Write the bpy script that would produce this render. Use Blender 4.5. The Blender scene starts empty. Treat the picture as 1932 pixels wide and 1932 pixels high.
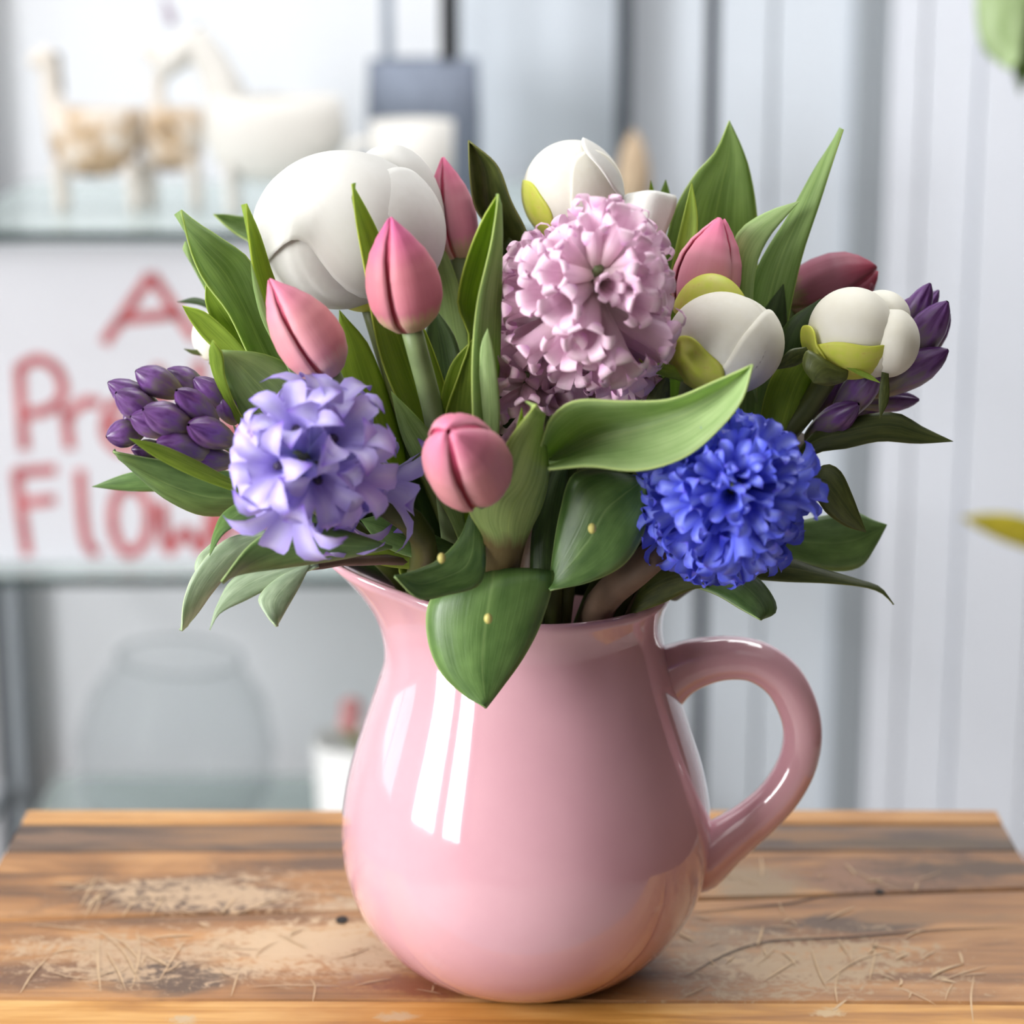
import bpy, math, random
from mathutils import Vector, Matrix, Quaternion
R = math.radians
random.seed(7)
SC = bpy.context.scene
COL = SC.collection

# ------------------------------------------------------------------ camera
F, CX, CY = 4500.0, 966.0, 966.0
PITCH = math.atan(1112.0 / F)
FW = Vector((0, math.cos(PITCH), -math.sin(PITCH)))
UP = Vector((0, math.sin(PITCH), math.cos(PITCH)))
RT = Vector((1, 0, 0))
ZC = 1.125
CAM = -(FW + RT * ((992 - CX) / F) - UP * ((1815 - CY) / F)) * ZC


def ray(px, py):
    return FW + RT * ((px - CX) / F) - UP * ((py - CY) / F)


def at(px, py, y):
    d = ray(px, py)
    return CAM + d * ((y - CAM.y) / d.y)


def atz(px, py, z):
    d = ray(px, py)
    return CAM + d * ((z - CAM.z) / d.z)


cd = bpy.data.cameras.new('camera')
cam = bpy.data.objects.new('camera', cd)
COL.objects.link(cam)
cam.location = CAM
cam.rotation_euler = (math.pi / 2 - PITCH, 0, 0)
cd.sensor_width = 36
cd.lens = F / 1932 * 36
cd.clip_start = 0.05
cd.dof.use_dof = True
cd.dof.focus_distance = 1.018
cd.dof.aperture_fstop = cd.lens / 1000 / 0.0155
SC.camera = cam

# ------------------------------------------------------------------ world and light
W = bpy.data.worlds.new('overcast')
SC.world = W
W.use_nodes = True
bg = W.node_tree.nodes['Background']
bg.inputs[0].default_value = (0.93, 0.96, 1.0, 1)
bg.inputs[1].default_value = 0.8


def area(name, loc, target, sx, sy, power, col=(1, 1, 1)):
    l = bpy.data.lights.new(name, 'AREA')
    l.shape = 'RECTANGLE'
    l.size, l.size_y, l.energy, l.color = sx, sy, power, col
    o = bpy.data.objects.new(name, l)
    COL.objects.link(o)
    o.location = loc
    o.rotation_euler = (Vector(target) - Vector(loc)).to_track_quat('-Z', 'Y').to_euler()
    return o


# daylight through the shop's windows in the wall beside the table, and an added overhead panel as fill
WL, WR, WF, CEIL = -2.15, 1.9, -2.75, 1.95
for (y0, y1, z0, z1, pw) in ((-1.32, -0.62, 0.12, 1.45, 74), (-2.45, -1.68, 0.12, 1.45, 52), (0.15, 1.15, 0.12, 1.45, 6)):
    area('window_light', (WL + 0.02, (y0 + y1) / 2, (z0 + z1) / 2), (0, (y0 + y1) / 2, (z0 + z1) / 2), y1 - y0, z1 - z0, pw, (0.985, 0.99, 1.0))
area('overhead_fill_light', (0.5, 0.8, CEIL - 0.03), (0.5, 0.8, 0), 1.3, 1.0, 26, (0.98, 0.99, 1.0))  # unseen panel, added to brighten the flowers and the back wall

SC.view_settings.view_transform = 'Standard'
SC.view_settings.look = 'None'
SC.view_settings.gamma = 1
SC.view_settings.use_curve_mapping = False
SC.view_settings.exposure = 0.26
SC.cycles.use_denoising = True
SC.cycles.max_bounces = 6
SC.cycles.diffuse_bounces = 3
SC.cycles.glossy_bounces = 3
SC.cycles.transmission_bounces = 4
SC.cycles.adaptive_threshold = 0.035
SC.cycles.transparent_max_bounces = 8
SC.cycles.caustics_reflective = False
SC.cycles.caustics_refractive = False


# ------------------------------------------------------------------ materials
def C(r, g, b):
    f = lambda c: (c / 255 / 12.92) if c / 255 <= 0.04045 else ((c / 255 + 0.055) / 1.055) ** 2.4
    return (f(r), f(g), f(b), 1)


class NT:
    def __init__(s, name):
        s.m = bpy.data.materials.new(name)
        s.m.use_nodes = True
        s.t = s.m.node_tree
        s.b = s.t.nodes['Principled BSDF']
        s.out = s.t.nodes['Material Output']

    def n(s, typ, **kw):
        x = s.t.nodes.new(typ)
        for k, v in kw.items():
            setattr(x, k, v)
        return x

    def link(s, a, b):
        s.t.links.new(a, b)

    def sock(s, sk, v):
        if isinstance(v, bpy.types.NodeSocket):
            s.link(v, sk)
        else:
            sk.default_value = v

    def math(s, op, a, b=0.0, clamp=False):
        x = s.n('ShaderNodeMath', operation=op, use_clamp=clamp)
        s.sock(x.inputs[0], a)
        s.sock(x.inputs[1], b)
        return x.outputs[0]

    def mix(s, f, a, b, mode='MIX'):
        x = s.n('ShaderNodeMix', data_type='RGBA', blend_type=mode)
        s.sock(x.inputs[0], f)
        s.sock(x.inputs[6], a)
        s.sock(x.inputs[7], b)
        return x.outputs[2]

    def ramp(s, f, stops, interp='LINEAR'):
        x = s.n('ShaderNodeValToRGB')
        x.color_ramp.interpolation = interp
        e = x.color_ramp.elements
        while len(e) < len(stops):
            e.new(0.5)
        for i, (p, c) in enumerate(stops):
            e[i].position = p
            e[i].color = c if len(c) == 4 else (*c, 1)
        s.sock(x.inputs[0], f)
        return x.outputs[0]

    def noise(s, vec=None, scale=5, detail=3, rough=0.5, dist=0.0):
        x = s.n('ShaderNodeTexNoise')
        x.inputs['Scale'].default_value = scale
        x.inputs['Detail'].default_value = detail
        x.inputs['Roughness'].default_value = rough
        x.inputs['Distortion'].default_value = dist
        if vec is not None:
            s.link(vec, x.inputs['Vector'])
        return x.outputs['Fac']

    def mapping(s, vec, scale=(1, 1, 1), rot=(0, 0, 0), loc=(0, 0, 0)):
        x = s.n('ShaderNodeMapping')
        x.inputs['Scale'].default_value = scale
        x.inputs['Rotation'].default_value = rot
        x.inputs['Location'].default_value = loc
        s.link(vec, x.inputs['Vector'])
        return x.outputs[0]

    def uv(s):
        x = s.n('ShaderNodeTexCoord')
        sp = s.n('ShaderNodeSeparateXYZ')
        s.link(x.outputs['UV'], sp.inputs[0])
        return x.outputs['UV'], sp.outputs[0], sp.outputs[1]

    def bump(s, h, strength=0.3, dist=0.001):
        x = s.n('ShaderNodeBump')
        x.inputs['Strength'].default_value = strength
        x.inputs['Distance'].default_value = dist
        s.link(h, x.inputs['Height'])
        s.link(x.outputs[0], s.b.inputs['Normal'])
        return x.outputs[0]

    def translucent(s, col, fac, nrm=None):
        tr = s.n('ShaderNodeBsdfTranslucent')
        s.sock(tr.inputs[0], col)
        mx = s.n('ShaderNodeMixShader')
        mx.inputs[0].default_value = fac
        s.link(s.b.outputs[0], mx.inputs[1])
        s.link(tr.outputs[0], mx.inputs[2])
        s.link(mx.outputs[0], s.out.inputs[0])


def plain(name, col, rough=0.5, spec=0.5, metal=0.0, noise_amt=0.0, nscale=30):
    k = NT(name)
    k.b.inputs['Roughness'].default_value = rough
    k.b.inputs['Metallic'].default_value = metal
    k.b.inputs['Specular IOR Level'].default_value = spec
    if noise_amt:
        tc = k.n('ShaderNodeTexCoord')
        f = k.noise(tc.outputs['Object'], nscale, 4)
        d = tuple(c * (1 - noise_amt) for c in col[:3]) + (1,)
        k.link(k.ramp(f, [(0.3, d), (0.7, col)]), k.b.inputs['Base Color'])
    else:
        k.b.inputs['Base Color'].default_value = col
    return k.m


def leaf_mat(name, dark, light, edge, vein=0.4, freq=14, rough=0.45, transl=0.3, tcol=None, base=None, spec=0.4, backtint=None):
    k = NT(name)
    uv, u, v = k.uv()
    mp = k.mapping(uv, (freq * 4, 2.2, 1))
    st = k.noise(mp, 1.0, 3, 0.6, 0.2)
    big = k.noise(k.mapping(uv, (3, 3, 1)), 1.5, 2)
    f = k.math('ADD', k.math('MULTIPLY', st, vein), k.math('MULTIPLY', big, 1 - vein))
    oi = k.n('ShaderNodeObjectInfo')
    f = k.math('ADD', f, k.math('MULTIPLY', k.math('SUBTRACT', oi.outputs['Random'], 0.5), 0.22))
    col = k.ramp(f, [(0.3, dark), (0.72, light)])
    # pale margin
    e = k.math('ABSOLUTE', k.math('SUBTRACT', u, 0.5))
    ef = k.math('MULTIPLY', k.math('SUBTRACT', e, 0.474), 40, True)
    col = k.mix(k.math('MULTIPLY', ef, 0.75), col, edge)
    # midrib
    mf = k.math('MULTIPLY', k.math('SUBTRACT', 0.018, e), 40, True)
    col = k.mix(k.math('MULTIPLY', mf, 0.35), col, edge)
    if base is not None:
        bf = k.math('MULTIPLY', k.math('SUBTRACT', k.math('ADD', 0.30, k.math('MULTIPLY', big, 0.1)), v), 12, True)
        col = k.mix(bf, col, base)
    k.link(col, k.b.inputs['Base Color'])
    k.b.inputs['Roughness'].default_value = rough
    k.b.inputs['Specular IOR Level'].default_value = spec
    k.bump(st, 0.25, 0.0008)
    tc = k.mix(1.0, col, tcol or (1.5, 1.5, 0.5, 1), 'MULTIPLY')
    k.translucent(tc, transl)
    return k.m


M = {}
M['tulip_leaf'] = leaf_mat('tulip_leaf', C(106, 134, 70), C(164, 186, 126), C(200, 216, 132), 0.5, 12, 0.5, 0.36, (1.6, 1.7, 0.25, 1), spec=0.35)
M['tulip_leaf_pale'] = leaf_mat('tulip_leaf_pale', C(132, 164, 96), C(184, 206, 148), C(204, 220, 146), 0.5, 12, 0.5, 0.3, (1.3, 1.4, 0.4, 1), spec=0.35)
M['tulip_leaf_backlit'] = leaf_mat('tulip_leaf_backlit', C(112, 138, 40), C(160, 182, 72), C(200, 214, 104), 0.5, 12, 0.5, 0.42, (1.5, 1.5, 0.2, 1), spec=0.35)  # yellow-green base: backlight through thin leaves put into the colour
M['tulip_leaf_sheath'] = leaf_mat('tulip_leaf_sheath', C(96, 126, 58), C(170, 190, 118), C(190, 208, 110), 0.75, 8, 0.5, 0.25, (1.4, 1.5, 0.3, 1), base=C(112, 96, 58))
M['ruscus'] = leaf_mat('ruscus_leaf', C(70, 102, 46), C(116, 150, 82), C(160, 184, 116), 0.25, 6, 0.4, 0.15, (1.3, 1.5, 0.3, 1), spec=0.6)
M['ruscus_pale'] = leaf_mat('ruscus_leaf_pale', C(128, 152, 116), C(184, 202, 170), C(204, 218, 176), 0.3, 6, 0.28, 0.25, (1.3, 1.4, 0.6, 1), spec=0.5)  # base lightened to stand in for the bright wall reflected in these leaves
M['peony_leaf'] = leaf_mat('peony_leaf', C(56, 68, 26), C(100, 108, 54), C(136, 138, 76), 0.3, 5, 0.45, 0.2, (1.4, 1.4, 0.3, 1))
M['dark_leaf'] = leaf_mat('dark_leaf', C(34, 52, 22), C(66, 88, 42), C(90, 110, 60), 0.4, 8, 0.4, 0.18, (1.4, 1.5, 0.3, 1))  # on the inner filler leaves this dark green stands in for shade
M['stem'] = plain('green_stem', C(122, 140, 92), 0.5, 0.4, 0, 0.3, 60)
M['stem_dark'] = plain('dark_stem', C(84, 92, 40), 0.5, 0.4, 0, 0.4, 60)
M['stem_brown'] = plain('brown_stem', C(108, 86, 70), 0.5, 0.4, 0, 0.4, 60)


def petal_tulip(name, base, mid, tip, edge):
    k = NT(name)
    uv, u, v = k.uv()
    st = k.noise(k.mapping(uv, (26, 1.6, 1)), 1.0, 3, 0.6)
    vv = k.math('ADD', v, k.math('MULTIPLY', k.math('SUBTRACT', st, 0.5), 0.22))
    col = k.ramp(vv, [(0.0, base), (0.13, base), (0.26, mid), (0.62, mid), (0.95, tip)])
    e = k.math('ABSOLUTE', k.math('SUBTRACT', u, 0.5))
    ef = k.math('MULTIPLY', k.math('SUBTRACT', e, 0.30), 4.0, True)
    col = k.mix(k.math('MULTIPLY', ef, 0.55), col, edge)
    col = k.mix(k.math('MULTIPLY', st, 0.35), col, edge)
    k.link(col, k.b.inputs['Base Color'])
    k.b.inputs['Roughness'].default_value = 0.5
    k.b.inputs['Specular IOR Level'].default_value = 0.3
    k.bump(st, 0.2, 0.0006)
    k.translucent(col, 0.22)
    return k.m


M['tulip_rose'] = petal_tulip('tulip_petal_rose', C(196, 182, 128), C(206, 120, 134), C(220, 92, 156), C(230, 160, 168))
M['tulip_soft'] = petal_tulip('tulip_petal_soft', C(224, 186, 176), C(222, 146, 152), C(228, 122, 160), C(238, 182, 190))
M['tulip_bright'] = petal_tulip('tulip_petal_bright', C(214, 200, 140), C(240, 158, 176), C(240, 110, 160), C(248, 194, 204))
M['tulip_inner'] = petal_tulip('tulip_petal_inner', C(196, 120, 104), C(190, 66, 86), C(206, 66, 116), C(206, 104, 116))
M['tulip_dusky'] = petal_tulip('tulip_petal_dusky', C(130, 124, 80), C(150, 84, 102), C(176, 66, 88), C(166, 106, 122))


def petal_white(name, a, b, base, bs):
    k = NT(name)
    uv, u, v = k.uv()
    st = k.noise(k.mapping(uv, (6, 6, 1)), 2.0, 3, 0.6)
    col = k.mix(st, a, b)
    bf = k.math('MULTIPLY', k.math('SUBTRACT', v, bs), 3.0, True)
    col = k.mix(bf, col, base)
    k.link(col, k.b.inputs['Base Color'])
    k.b.inputs['Roughness'].default_value = 0.55
    k.b.inputs['Specular IOR Level'].default_value = 0.25
    k.b.inputs['Subsurface Weight'].default_value = 0.0
    k.bump(st, 0.12, 0.001)
    k.translucent(col, 0.28)
    return k.m


M['peony_white'] = petal_white('peony_petal_white', C(242, 241, 237), C(234, 232, 226), C(242, 241, 237), 2)
M['peony_cream'] = petal_white('peony_petal_cream', C(252, 250, 240), C(246, 242, 226), C(236, 236, 190), 0.97)
k = NT('sepal_lime')
uv_, u_, v_ = k.uv()
sn = k.noise(k.mapping(uv_, (4, 4, 1)), 2.0, 3)
k.link(k.ramp(sn, [(0.35, C(222, 230, 92)), (0.62, C(230, 228, 116)), (0.82, C(214, 172, 92))]), k.b.inputs['Base Color'])
k.b.inputs['Roughness'].default_value = 0.5
k.translucent(C(230, 234, 80), 0.35)
M['sepal_lime'] = k.m


def floret_mat(name, tube, lobe, mid, tip):
    k = NT(name)
    uv, u, v = k.uv()
    st = k.noise(k.mapping(uv, (10, 2, 1)), 1.5, 2)
    e = k.math('ABSOLUTE', k.math('SUBTRACT', u, 0.5))
    col = k.ramp(v, [(0.0, tube), (0.38, lobe), (0.86, lobe), (1.0, tip)])
    mf = k.math('MULTIPLY', e, 2.6, True)
    col2 = k.mix(mf, mid, lobe)
    zone = k.math('MULTIPLY', k.math('SUBTRACT', v, 0.42), 5, True)
    zone = k.math('MULTIPLY', zone, k.math('MULTIPLY', k.math('SUBTRACT', 0.96, v), 5, True))
    col = k.mix(k.math('MULTIPLY', zone, 0.7), col, col2)
    oi = k.n('ShaderNodeObjectInfo')
    hv = k.n('ShaderNodeHueSaturation')
    k.link(col, hv.inputs['Color'])
    k.link(k.math('ADD', 0.86, k.math('MULTIPLY', oi.outputs['Random'], 0.24)), hv.inputs['Value'])
    col = hv.outputs[0]
    k.link(col, k.b.inputs['Base Color'])
    k.b.inputs['Roughness'].default_value = 0.42
    k.b.inputs['Specular IOR Level'].default_value = 0.4
    k.bump(st, 0.2, 0.0006)
    k.translucent(col, 0.25)
    return k.m


M['floret_pink'] = floret_mat('floret_pink', C(248, 230, 222), C(243, 207, 228), C(250, 226, 238), C(222, 166, 214))
M['floret_lavender'] = floret_mat('floret_lavender', C(132, 150, 196), C(180, 166, 232), C(216, 210, 248), C(134, 96, 212))
M['floret_blue'] = floret_mat('floret_blue', C(64, 92, 184), C(98, 108, 226), C(150, 164, 242), C(86, 78, 212))
M['throat'] = plain('dark_throat', C(48, 36, 64), 0.6)


def bud_mat(name):
    k = NT(name)
    uv, u, v = k.uv()
    st = k.noise(k.mapping(uv, (8, 2, 1)), 2, 3)
    vv = k.math('ADD', v, k.math('MULTIPLY', k.math('SUBTRACT', st, 0.5), 1.0))
    k.link(k.ramp(vv, [(0.10, C(132, 128, 92)), (0.45, C(112, 98, 108)), (0.7, C(112, 74, 134)), (0.98, C(76, 38, 92))]), k.b.inputs['Base Color'])
    k.b.inputs['Roughness'].default_value = 0.35
    k.b.inputs['Specular IOR Level'].default_value = 0.5
    return k.m


M['bud_purple'] = bud_mat('bud_purple')
M['bead'] = plain('ruscus_bead', C(190, 180, 104), 0.5, 0.4)

k = NT('pink_glaze')
tc = k.n('ShaderNodeTexCoord')
f = k.noise(tc.outputs['Object'], 22, 4)
k.link(k.ramp(f, [(0.3, C(206, 156, 167)), (0.7, C(213, 164, 174))]), k.b.inputs['Base Color'])
k.b.inputs['Roughness'].default_value = 0.09
k.b.inputs['Coat Weight'].default_value = 1.0
k.b.inputs['IOR'].default_value = 1.55
k.b.inputs['Coat Roughness'].default_value = 0.03
k.bump(k.noise(tc.outputs['Object'], 35, 2), 0.03, 0.002)
M['glaze'] = k.m
M['chip'] = plain('chipped_glaze', C(236, 222, 214), 0.4)


# ------------------------------------------------------------------ mesh helpers
def tag(o, label=None, cat=None, group=None, kind=None):
    for k_, v_ in (('label', label), ('category', cat), ('group', group), ('kind', kind)):
        if v_:
            o[k_] = v_
    return o


def thing(name, loc, label, cat, group=None):
    o = bpy.data.objects.new(name, None)
    o.empty_display_size = 0.01
    COL.objects.link(o)
    o.location = loc
    return tag(o, label, cat, group)


def wloc(o):
    v = Vector((0, 0, 0))
    while o is not None:
        v += o.location
        o = o.parent
    return v


def mesh(name, verts, faces, uvs=None, smooth=True):
    me = bpy.data.meshes.new(name)
    me.from_pydata([tuple(v) for v in verts], [], faces)
    if uvs is not None:
        l = me.uv_layers.new(name='UVMap')
        for lp in me.loops:
            l.data[lp.index].uv = uvs[lp.vertex_index]
    if smooth:
        me.polygons.foreach_set('use_smooth', [True] * len(me.polygons))
    me.update()
    return me


def put(name, me, mat, parent=None, loc=None, rot=None, scale=None):
    o = bpy.data.objects.new(name, me)
    COL.objects.link(o)
    if mat is not None and len(me.materials) == 0:
        me.materials.append(mat)
    if parent is not None:
        o.parent = parent
    if loc is not None:
        o.location = loc
    if rot is not None:
        o.rotation_mode = 'QUATERNION'
        o.rotation_quaternion = rot
    if scale is not None:
        o.scale = (scale,) * 3 if not hasattr(scale, '__len__') else scale
    return o


def world_mesh(name, verts, faces, mat, parent=None, uvs=None, smooth=True, thick=0):
    """verts in world coordinates; stored relative to the parent's place"""
    off = wloc(parent) if parent is not None else Vector((0, 0, 0))
    o = put(name, mesh(name, [Vector(v) - off for v in verts], faces, uvs, smooth), mat, parent)
    if thick:
        md = o.modifiers.new('thickness', 'SOLIDIFY')
        md.thickness = thick
        md.offset = 0
    return o


def cr(pts, n):
    """Catmull-Rom through pts, n samples even in chord length"""
    pts = [Vector(p) for p in pts]
    if len(pts) == 2:
        return [pts[0].lerp(pts[1], i / (n - 1)) for i in range(n)]
    P = [pts[0] * 2 - pts[1]] + pts + [pts[-1] * 2 - pts[-2]]
    d = [0]
    for a, b in zip(pts, pts[1:]):
        d.append(d[-1] + max((b - a).length, 1e-7))
    out = []
    for i in range(n):
        s = d[-1] * i / (n - 1)
        j = 0
        while j < len(d) - 2 and s > d[j + 1]:
            j += 1
        t = (s - d[j]) / (d[j + 1] - d[j])
        p0, p1, p2, p3 = P[j], P[j + 1], P[j + 2], P[j + 3]
        # chord-scaled tangents keep the curve from overshooting on uneven points
        h = d[j + 1] - d[j]
        m1 = (p2 - p0) / ((p2 - p1).length + (p1 - p0).length + 1e-9) * h
        m2 = (p3 - p1) / ((p3 - p2).length + (p2 - p1).length + 1e-9) * h
        t2, t3 = t * t, t * t * t
        out.append(p1 * (2 * t3 - 3 * t2 + 1) + m1 * (t3 - 2 * t2 + t) + p2 * (-2 * t3 + 3 * t2) + m2 * (t3 - t2))
    return out


def grid_faces(n, m, close=False):
    fs = []
    for i in range(n - 1):
        for j in range(m - 1 if not close else m):
            a, b = i * m + j, i * m + (j + 1) % m
            fs.append((a, b, b + m, a + m))
    return fs


def loft(name, rails, mat, parent, n=22, m=9, cup=0.12, thick=0.0007, wave=0.0):
    rs = [cr(r, n) for r in rails]
    V, UV = [], []
    ph = random.random() * 6
    for i in range(n):
        v = i / (n - 1)
        row = [r[i] for r in rs]
        tan = (rs[0][min(i + 1, n - 1)] - rs[0][max(i - 1, 0)]) + (rs[-1][min(i + 1, n - 1)] - rs[-1][max(i - 1, 0)])
        ac = row[-1] - row[0]
        nr = tan.cross(ac)
        if nr.length < 1e-12:
            nr = Vector((0, -1, 0))
        nr.normalize()
        if nr.dot(CAM - row[0]) < 0:
            nr = -nr
        cross = cr(row, m) if len(row) > 2 else [row[0].lerp(row[1], j / (m - 1)) for j in range(m)]
        w = ac.length
        for j in range(m):
            u = j / (m - 1)
            p = cross[j] + nr * (cup * w * 4 * u * (1 - u)) + nr * (wave * w * math.sin(v * 9 + ph + u * 3))
            V.append(p)
            UV.append((u, v))
    return world_mesh(name, V, grid_faces(n, m), mat, parent, UV, True, thick)


def rail(pts, y0, y1):
    n = len(pts)
    return [at(x, y, y0 + (y1 - y0) * i / (n - 1)) for i, (x, y) in enumerate(pts)]


def leaf(parent, mat, A, B, ya, yb, mid=None, ym=None, cup=0.12, name='leaf', n=22, wave=0.0):
    rails = [rail(A, *ya)]
    if mid:
        rails.append(rail(mid, *ym))
    rails.append(rail(B, *yb))
    return loft(name, rails, M[mat] if isinstance(mat, str) else mat, parent, n=n, m=9 if not mid else 11, cup=cup, wave=wave)


def tube(name, pts, radii, mat, parent=None, n=24, sides=10, close_ends=True, flat=None):
    c = cr(pts, n)
    rr = []
    for i in range(n):
        t = i / (n - 1) * (len(radii) - 1)
        j = min(int(t), len(radii) - 2) if len(radii) > 1 else 0
        rr.append(radii[j] + (radii[min(j + 1, len(radii) - 1)] - radii[j]) * (t - j))
    V, UV = [], []
    up = None
    for i in range(n):
        tan = (c[min(i + 1, n - 1)] - c[max(i - 1, 0)]).normalized()
        if up is None:
            up = tan.orthogonal().normalized()
        up = (up - tan * up.dot(tan)).normalized()
        si = tan.cross(up)
        for j in range(sides):
            a = 2 * math.pi * j / sides
            V.append(c[i] + (up * math.cos(a) + si * math.sin(a)) * rr[i])
            UV.append((j / sides, i / (n - 1)))
    fs = grid_faces(n, sides, True)
    if close_ends:
        fs.append(tuple(range(sides - 1, -1, -1)))
        fs.append(tuple((n - 1) * sides + j for j in range(sides)))
    return world_mesh(name, V, fs, mat, parent, UV)


def lathe(name, prof, mat, parent, center, seg=40, axis_tilt=None, close=False):
    V = []
    q = axis_tilt
    for (r, z) in prof:
        for j in range(seg):
            a = 2 * math.pi * j / seg
            p = Vector((r * math.cos(a), r * math.sin(a), z))
            V.append(Vector(center) + (q @ p if q else p))
    fs = grid_faces(len(prof), seg, True)
    if close:
        fs.append(tuple(range(seg - 1, -1, -1)))
        fs.append(tuple((len(prof) - 1) * seg + j for j in range(seg)))
    UV = [(j / seg, i / (len(prof) - 1)) for i in range(len(prof)) for j in range(seg)]
    return world_mesh(name, V, fs, mat, parent, UV)


def box(name, lo, hi, mat, parent=None, bevel=0.0):
    x0, y0, z0 = lo
    x1, y1, z1 = hi
    V = [(x0, y0, z0), (x1, y0, z0), (x1, y1, z0), (x0, y1, z0), (x0, y0, z1), (x1, y0, z1), (x1, y1, z1), (x0, y1, z1)]
    fs = [(0, 3, 2, 1), (4, 5, 6, 7), (0, 1, 5, 4), (1, 2, 6, 5), (2, 3, 7, 6), (3, 0, 4, 7)]
    o = world_mesh(name, V, fs, mat, parent, None, False)
    if bevel:
        b = o.modifiers.new('bevel', 'BEVEL')
        b.width = bevel
        b.segments = 2
    return o


def ellipsoid(name, center, rad, mat, parent, rot=None, seg=20, rings=12):
    V, UV = [], []
    for i in range(rings + 1):
        th = math.pi * i / rings
        for j in range(seg):
            a = 2 * math.pi * j / seg
            p = Vector((rad[0] * math.sin(th) * math.cos(a), rad[1] * math.sin(th) * math.sin(a), rad[2] * math.cos(th)))
            V.append(Vector(center) + (rot @ p if rot else p))
            UV.append((j / seg, i / rings))
    return world_mesh(name, V, grid_faces(rings + 1, seg, True), mat, parent, UV)


# ------------------------------------------------------------------ room
FLOOR = -0.62
WALL = 1.62
wall_white = plain('wall_white', C(238, 240, 245), 0.6, 0.2, 0, 0.03, 3)
wall_grey = plain('wall_pale_grey', C(216, 223, 232), 0.5, 0.3, 0, 0.03, 3)
wall_cool = plain('wall_cool_white', C(226, 230, 239), 0.5, 0.3, 0, 0.03, 3)
post_grey = plain('grey_aluminium', C(164, 171, 178), 0.4, 0.4, 0.0)
slot_dark = plain('dark_slot', C(66, 72, 80), 0.6)
slot_mid = plain('mid_slot', C(92, 98, 106), 0.6)
black = plain('black_strap', C(22, 24, 27), 0.6)
floor_m = NT('floor_screed')
tcf = floor_m.n('ShaderNodeTexCoord')
floor_m.link(floor_m.ramp(floor_m.noise(tcf.outputs['Object'], 6, 4), [(0.3, C(150, 146, 140)), (0.7, C(176, 172, 166))]), floor_m.b.inputs['Base Color'])
floor_m.b.inputs['Roughness'].default_value = 0.6
tag(box('floor', (WL - 0.1, WF - 0.1, FLOOR - 0.05), (WR + 0.1, WALL + 0.12, FLOOR), floor_m.m), kind='structure')
tag(box('ceiling', (WL - 0.1, WF - 0.1, CEIL), (WR + 0.1, WALL + 0.12, CEIL + 0.05), plain('ceiling_white', C(226, 226, 224), 0.8)), kind='structure')
tag(box('wall_left', (WL - 0.1, WF, FLOOR), (WL, WALL + 0.12, CEIL), plain('wall_side_white', C(206, 206, 204), 0.7, 0.2, 0, 0.05, 3)), kind='structure')
tag(box('wall_right', (WR, WF, FLOOR), (WR + 0.1, WALL + 0.12, CEIL), plain('wall_walnut', C(74, 60, 50), 0.6, 0.3, 0, 0.3, 4)), kind='structure')  # unseen wall, added dark so the jug's right side reflects dark
tag(box('wall_front', (WL - 0.1, WF - 0.1, FLOOR), (WR + 0.1, WF, CEIL), plain('wall_taupe', C(104, 94, 86), 0.7, 0.2, 0, 0.2, 3)), kind='structure')  # unseen wall behind the camera, added dark to tone down jug reflections
frame_white = plain('window_frame_white', C(225, 225, 222), 0.5)
for wi, (y0, y1, z0, z1) in enumerate(((-1.32, -0.62, 0.12, 1.45), (-2.45, -1.68, 0.12, 1.45), (0.15, 1.15, 0.12, 1.45))):
    wo = box('window_%d' % (wi + 1), (WL, y0 - 0.05, z0 - 0.07), (WL + 0.06, y1 + 0.05, z0), frame_white)
    tag(wo, kind='structure')
    box('window_head', (WL, y0 - 0.05, z1), (WL + 0.05, y1 + 0.05, z1 + 0.05), frame_white, wo)
    for yy in (y0 - 0.05, y1):
        box('window_jamb', (WL, yy, z0), (WL + 0.05, yy + 0.05, z1), frame_white, wo)
    ym = (y0 + y1) / 2
    box('glazing_bar', (WL + 0.03, ym - 0.018, z0), (WL + 0.05, ym + 0.018, z1), frame_white, wo)
    zm = z0 + (z1 - z0) * 0.68
    box('glazing_bar', (WL + 0.03, y0, zm - 0.018), (WL + 0.05, y1, zm + 0.018), frame_white, wo)

wb = box('wall_back', (WL, WALL + 0.03, FLOOR), (WR, WALL + 0.12, CEIL), slot_dark)
tag(wb, kind='structure')


def wx(px, y=WALL, row=300):
    return at(px, row, y).x


def panel(px0, px1, mat, front=0.0, name='panel'):
    return box(name, (max(wx(px0), WL), WALL - front, FLOOR), (min(wx(px1), WR), WALL + 0.03, CEIL), mat, wb, 0.002)


panel(-3600, 862, wall_white)
panel(868, 1164, wall_grey)
panel(1186, 1328, wall_grey)
panel(1354, 1452, wall_grey)
panel(1458, 1602, wall_grey)
panel(1602, 1636, post_grey, 0.012, 'door_post')
panel(1640, 1670, post_grey, 0.006, 'door_post')
for a, b, fr in ((1672, 1735, 0.004), (1740, 1840, 0.0), (1845, 1990, 0.006), (1995, 2500, 0.002), (2505, 4400, 0.0)):
    panel(a, b, wall_cool, fr)
box('joint_strip', (wx(1328), WALL + 0.012, FLOOR), (wx(1354), WALL + 0.03, CEIL), slot_dark, wb)

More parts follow.
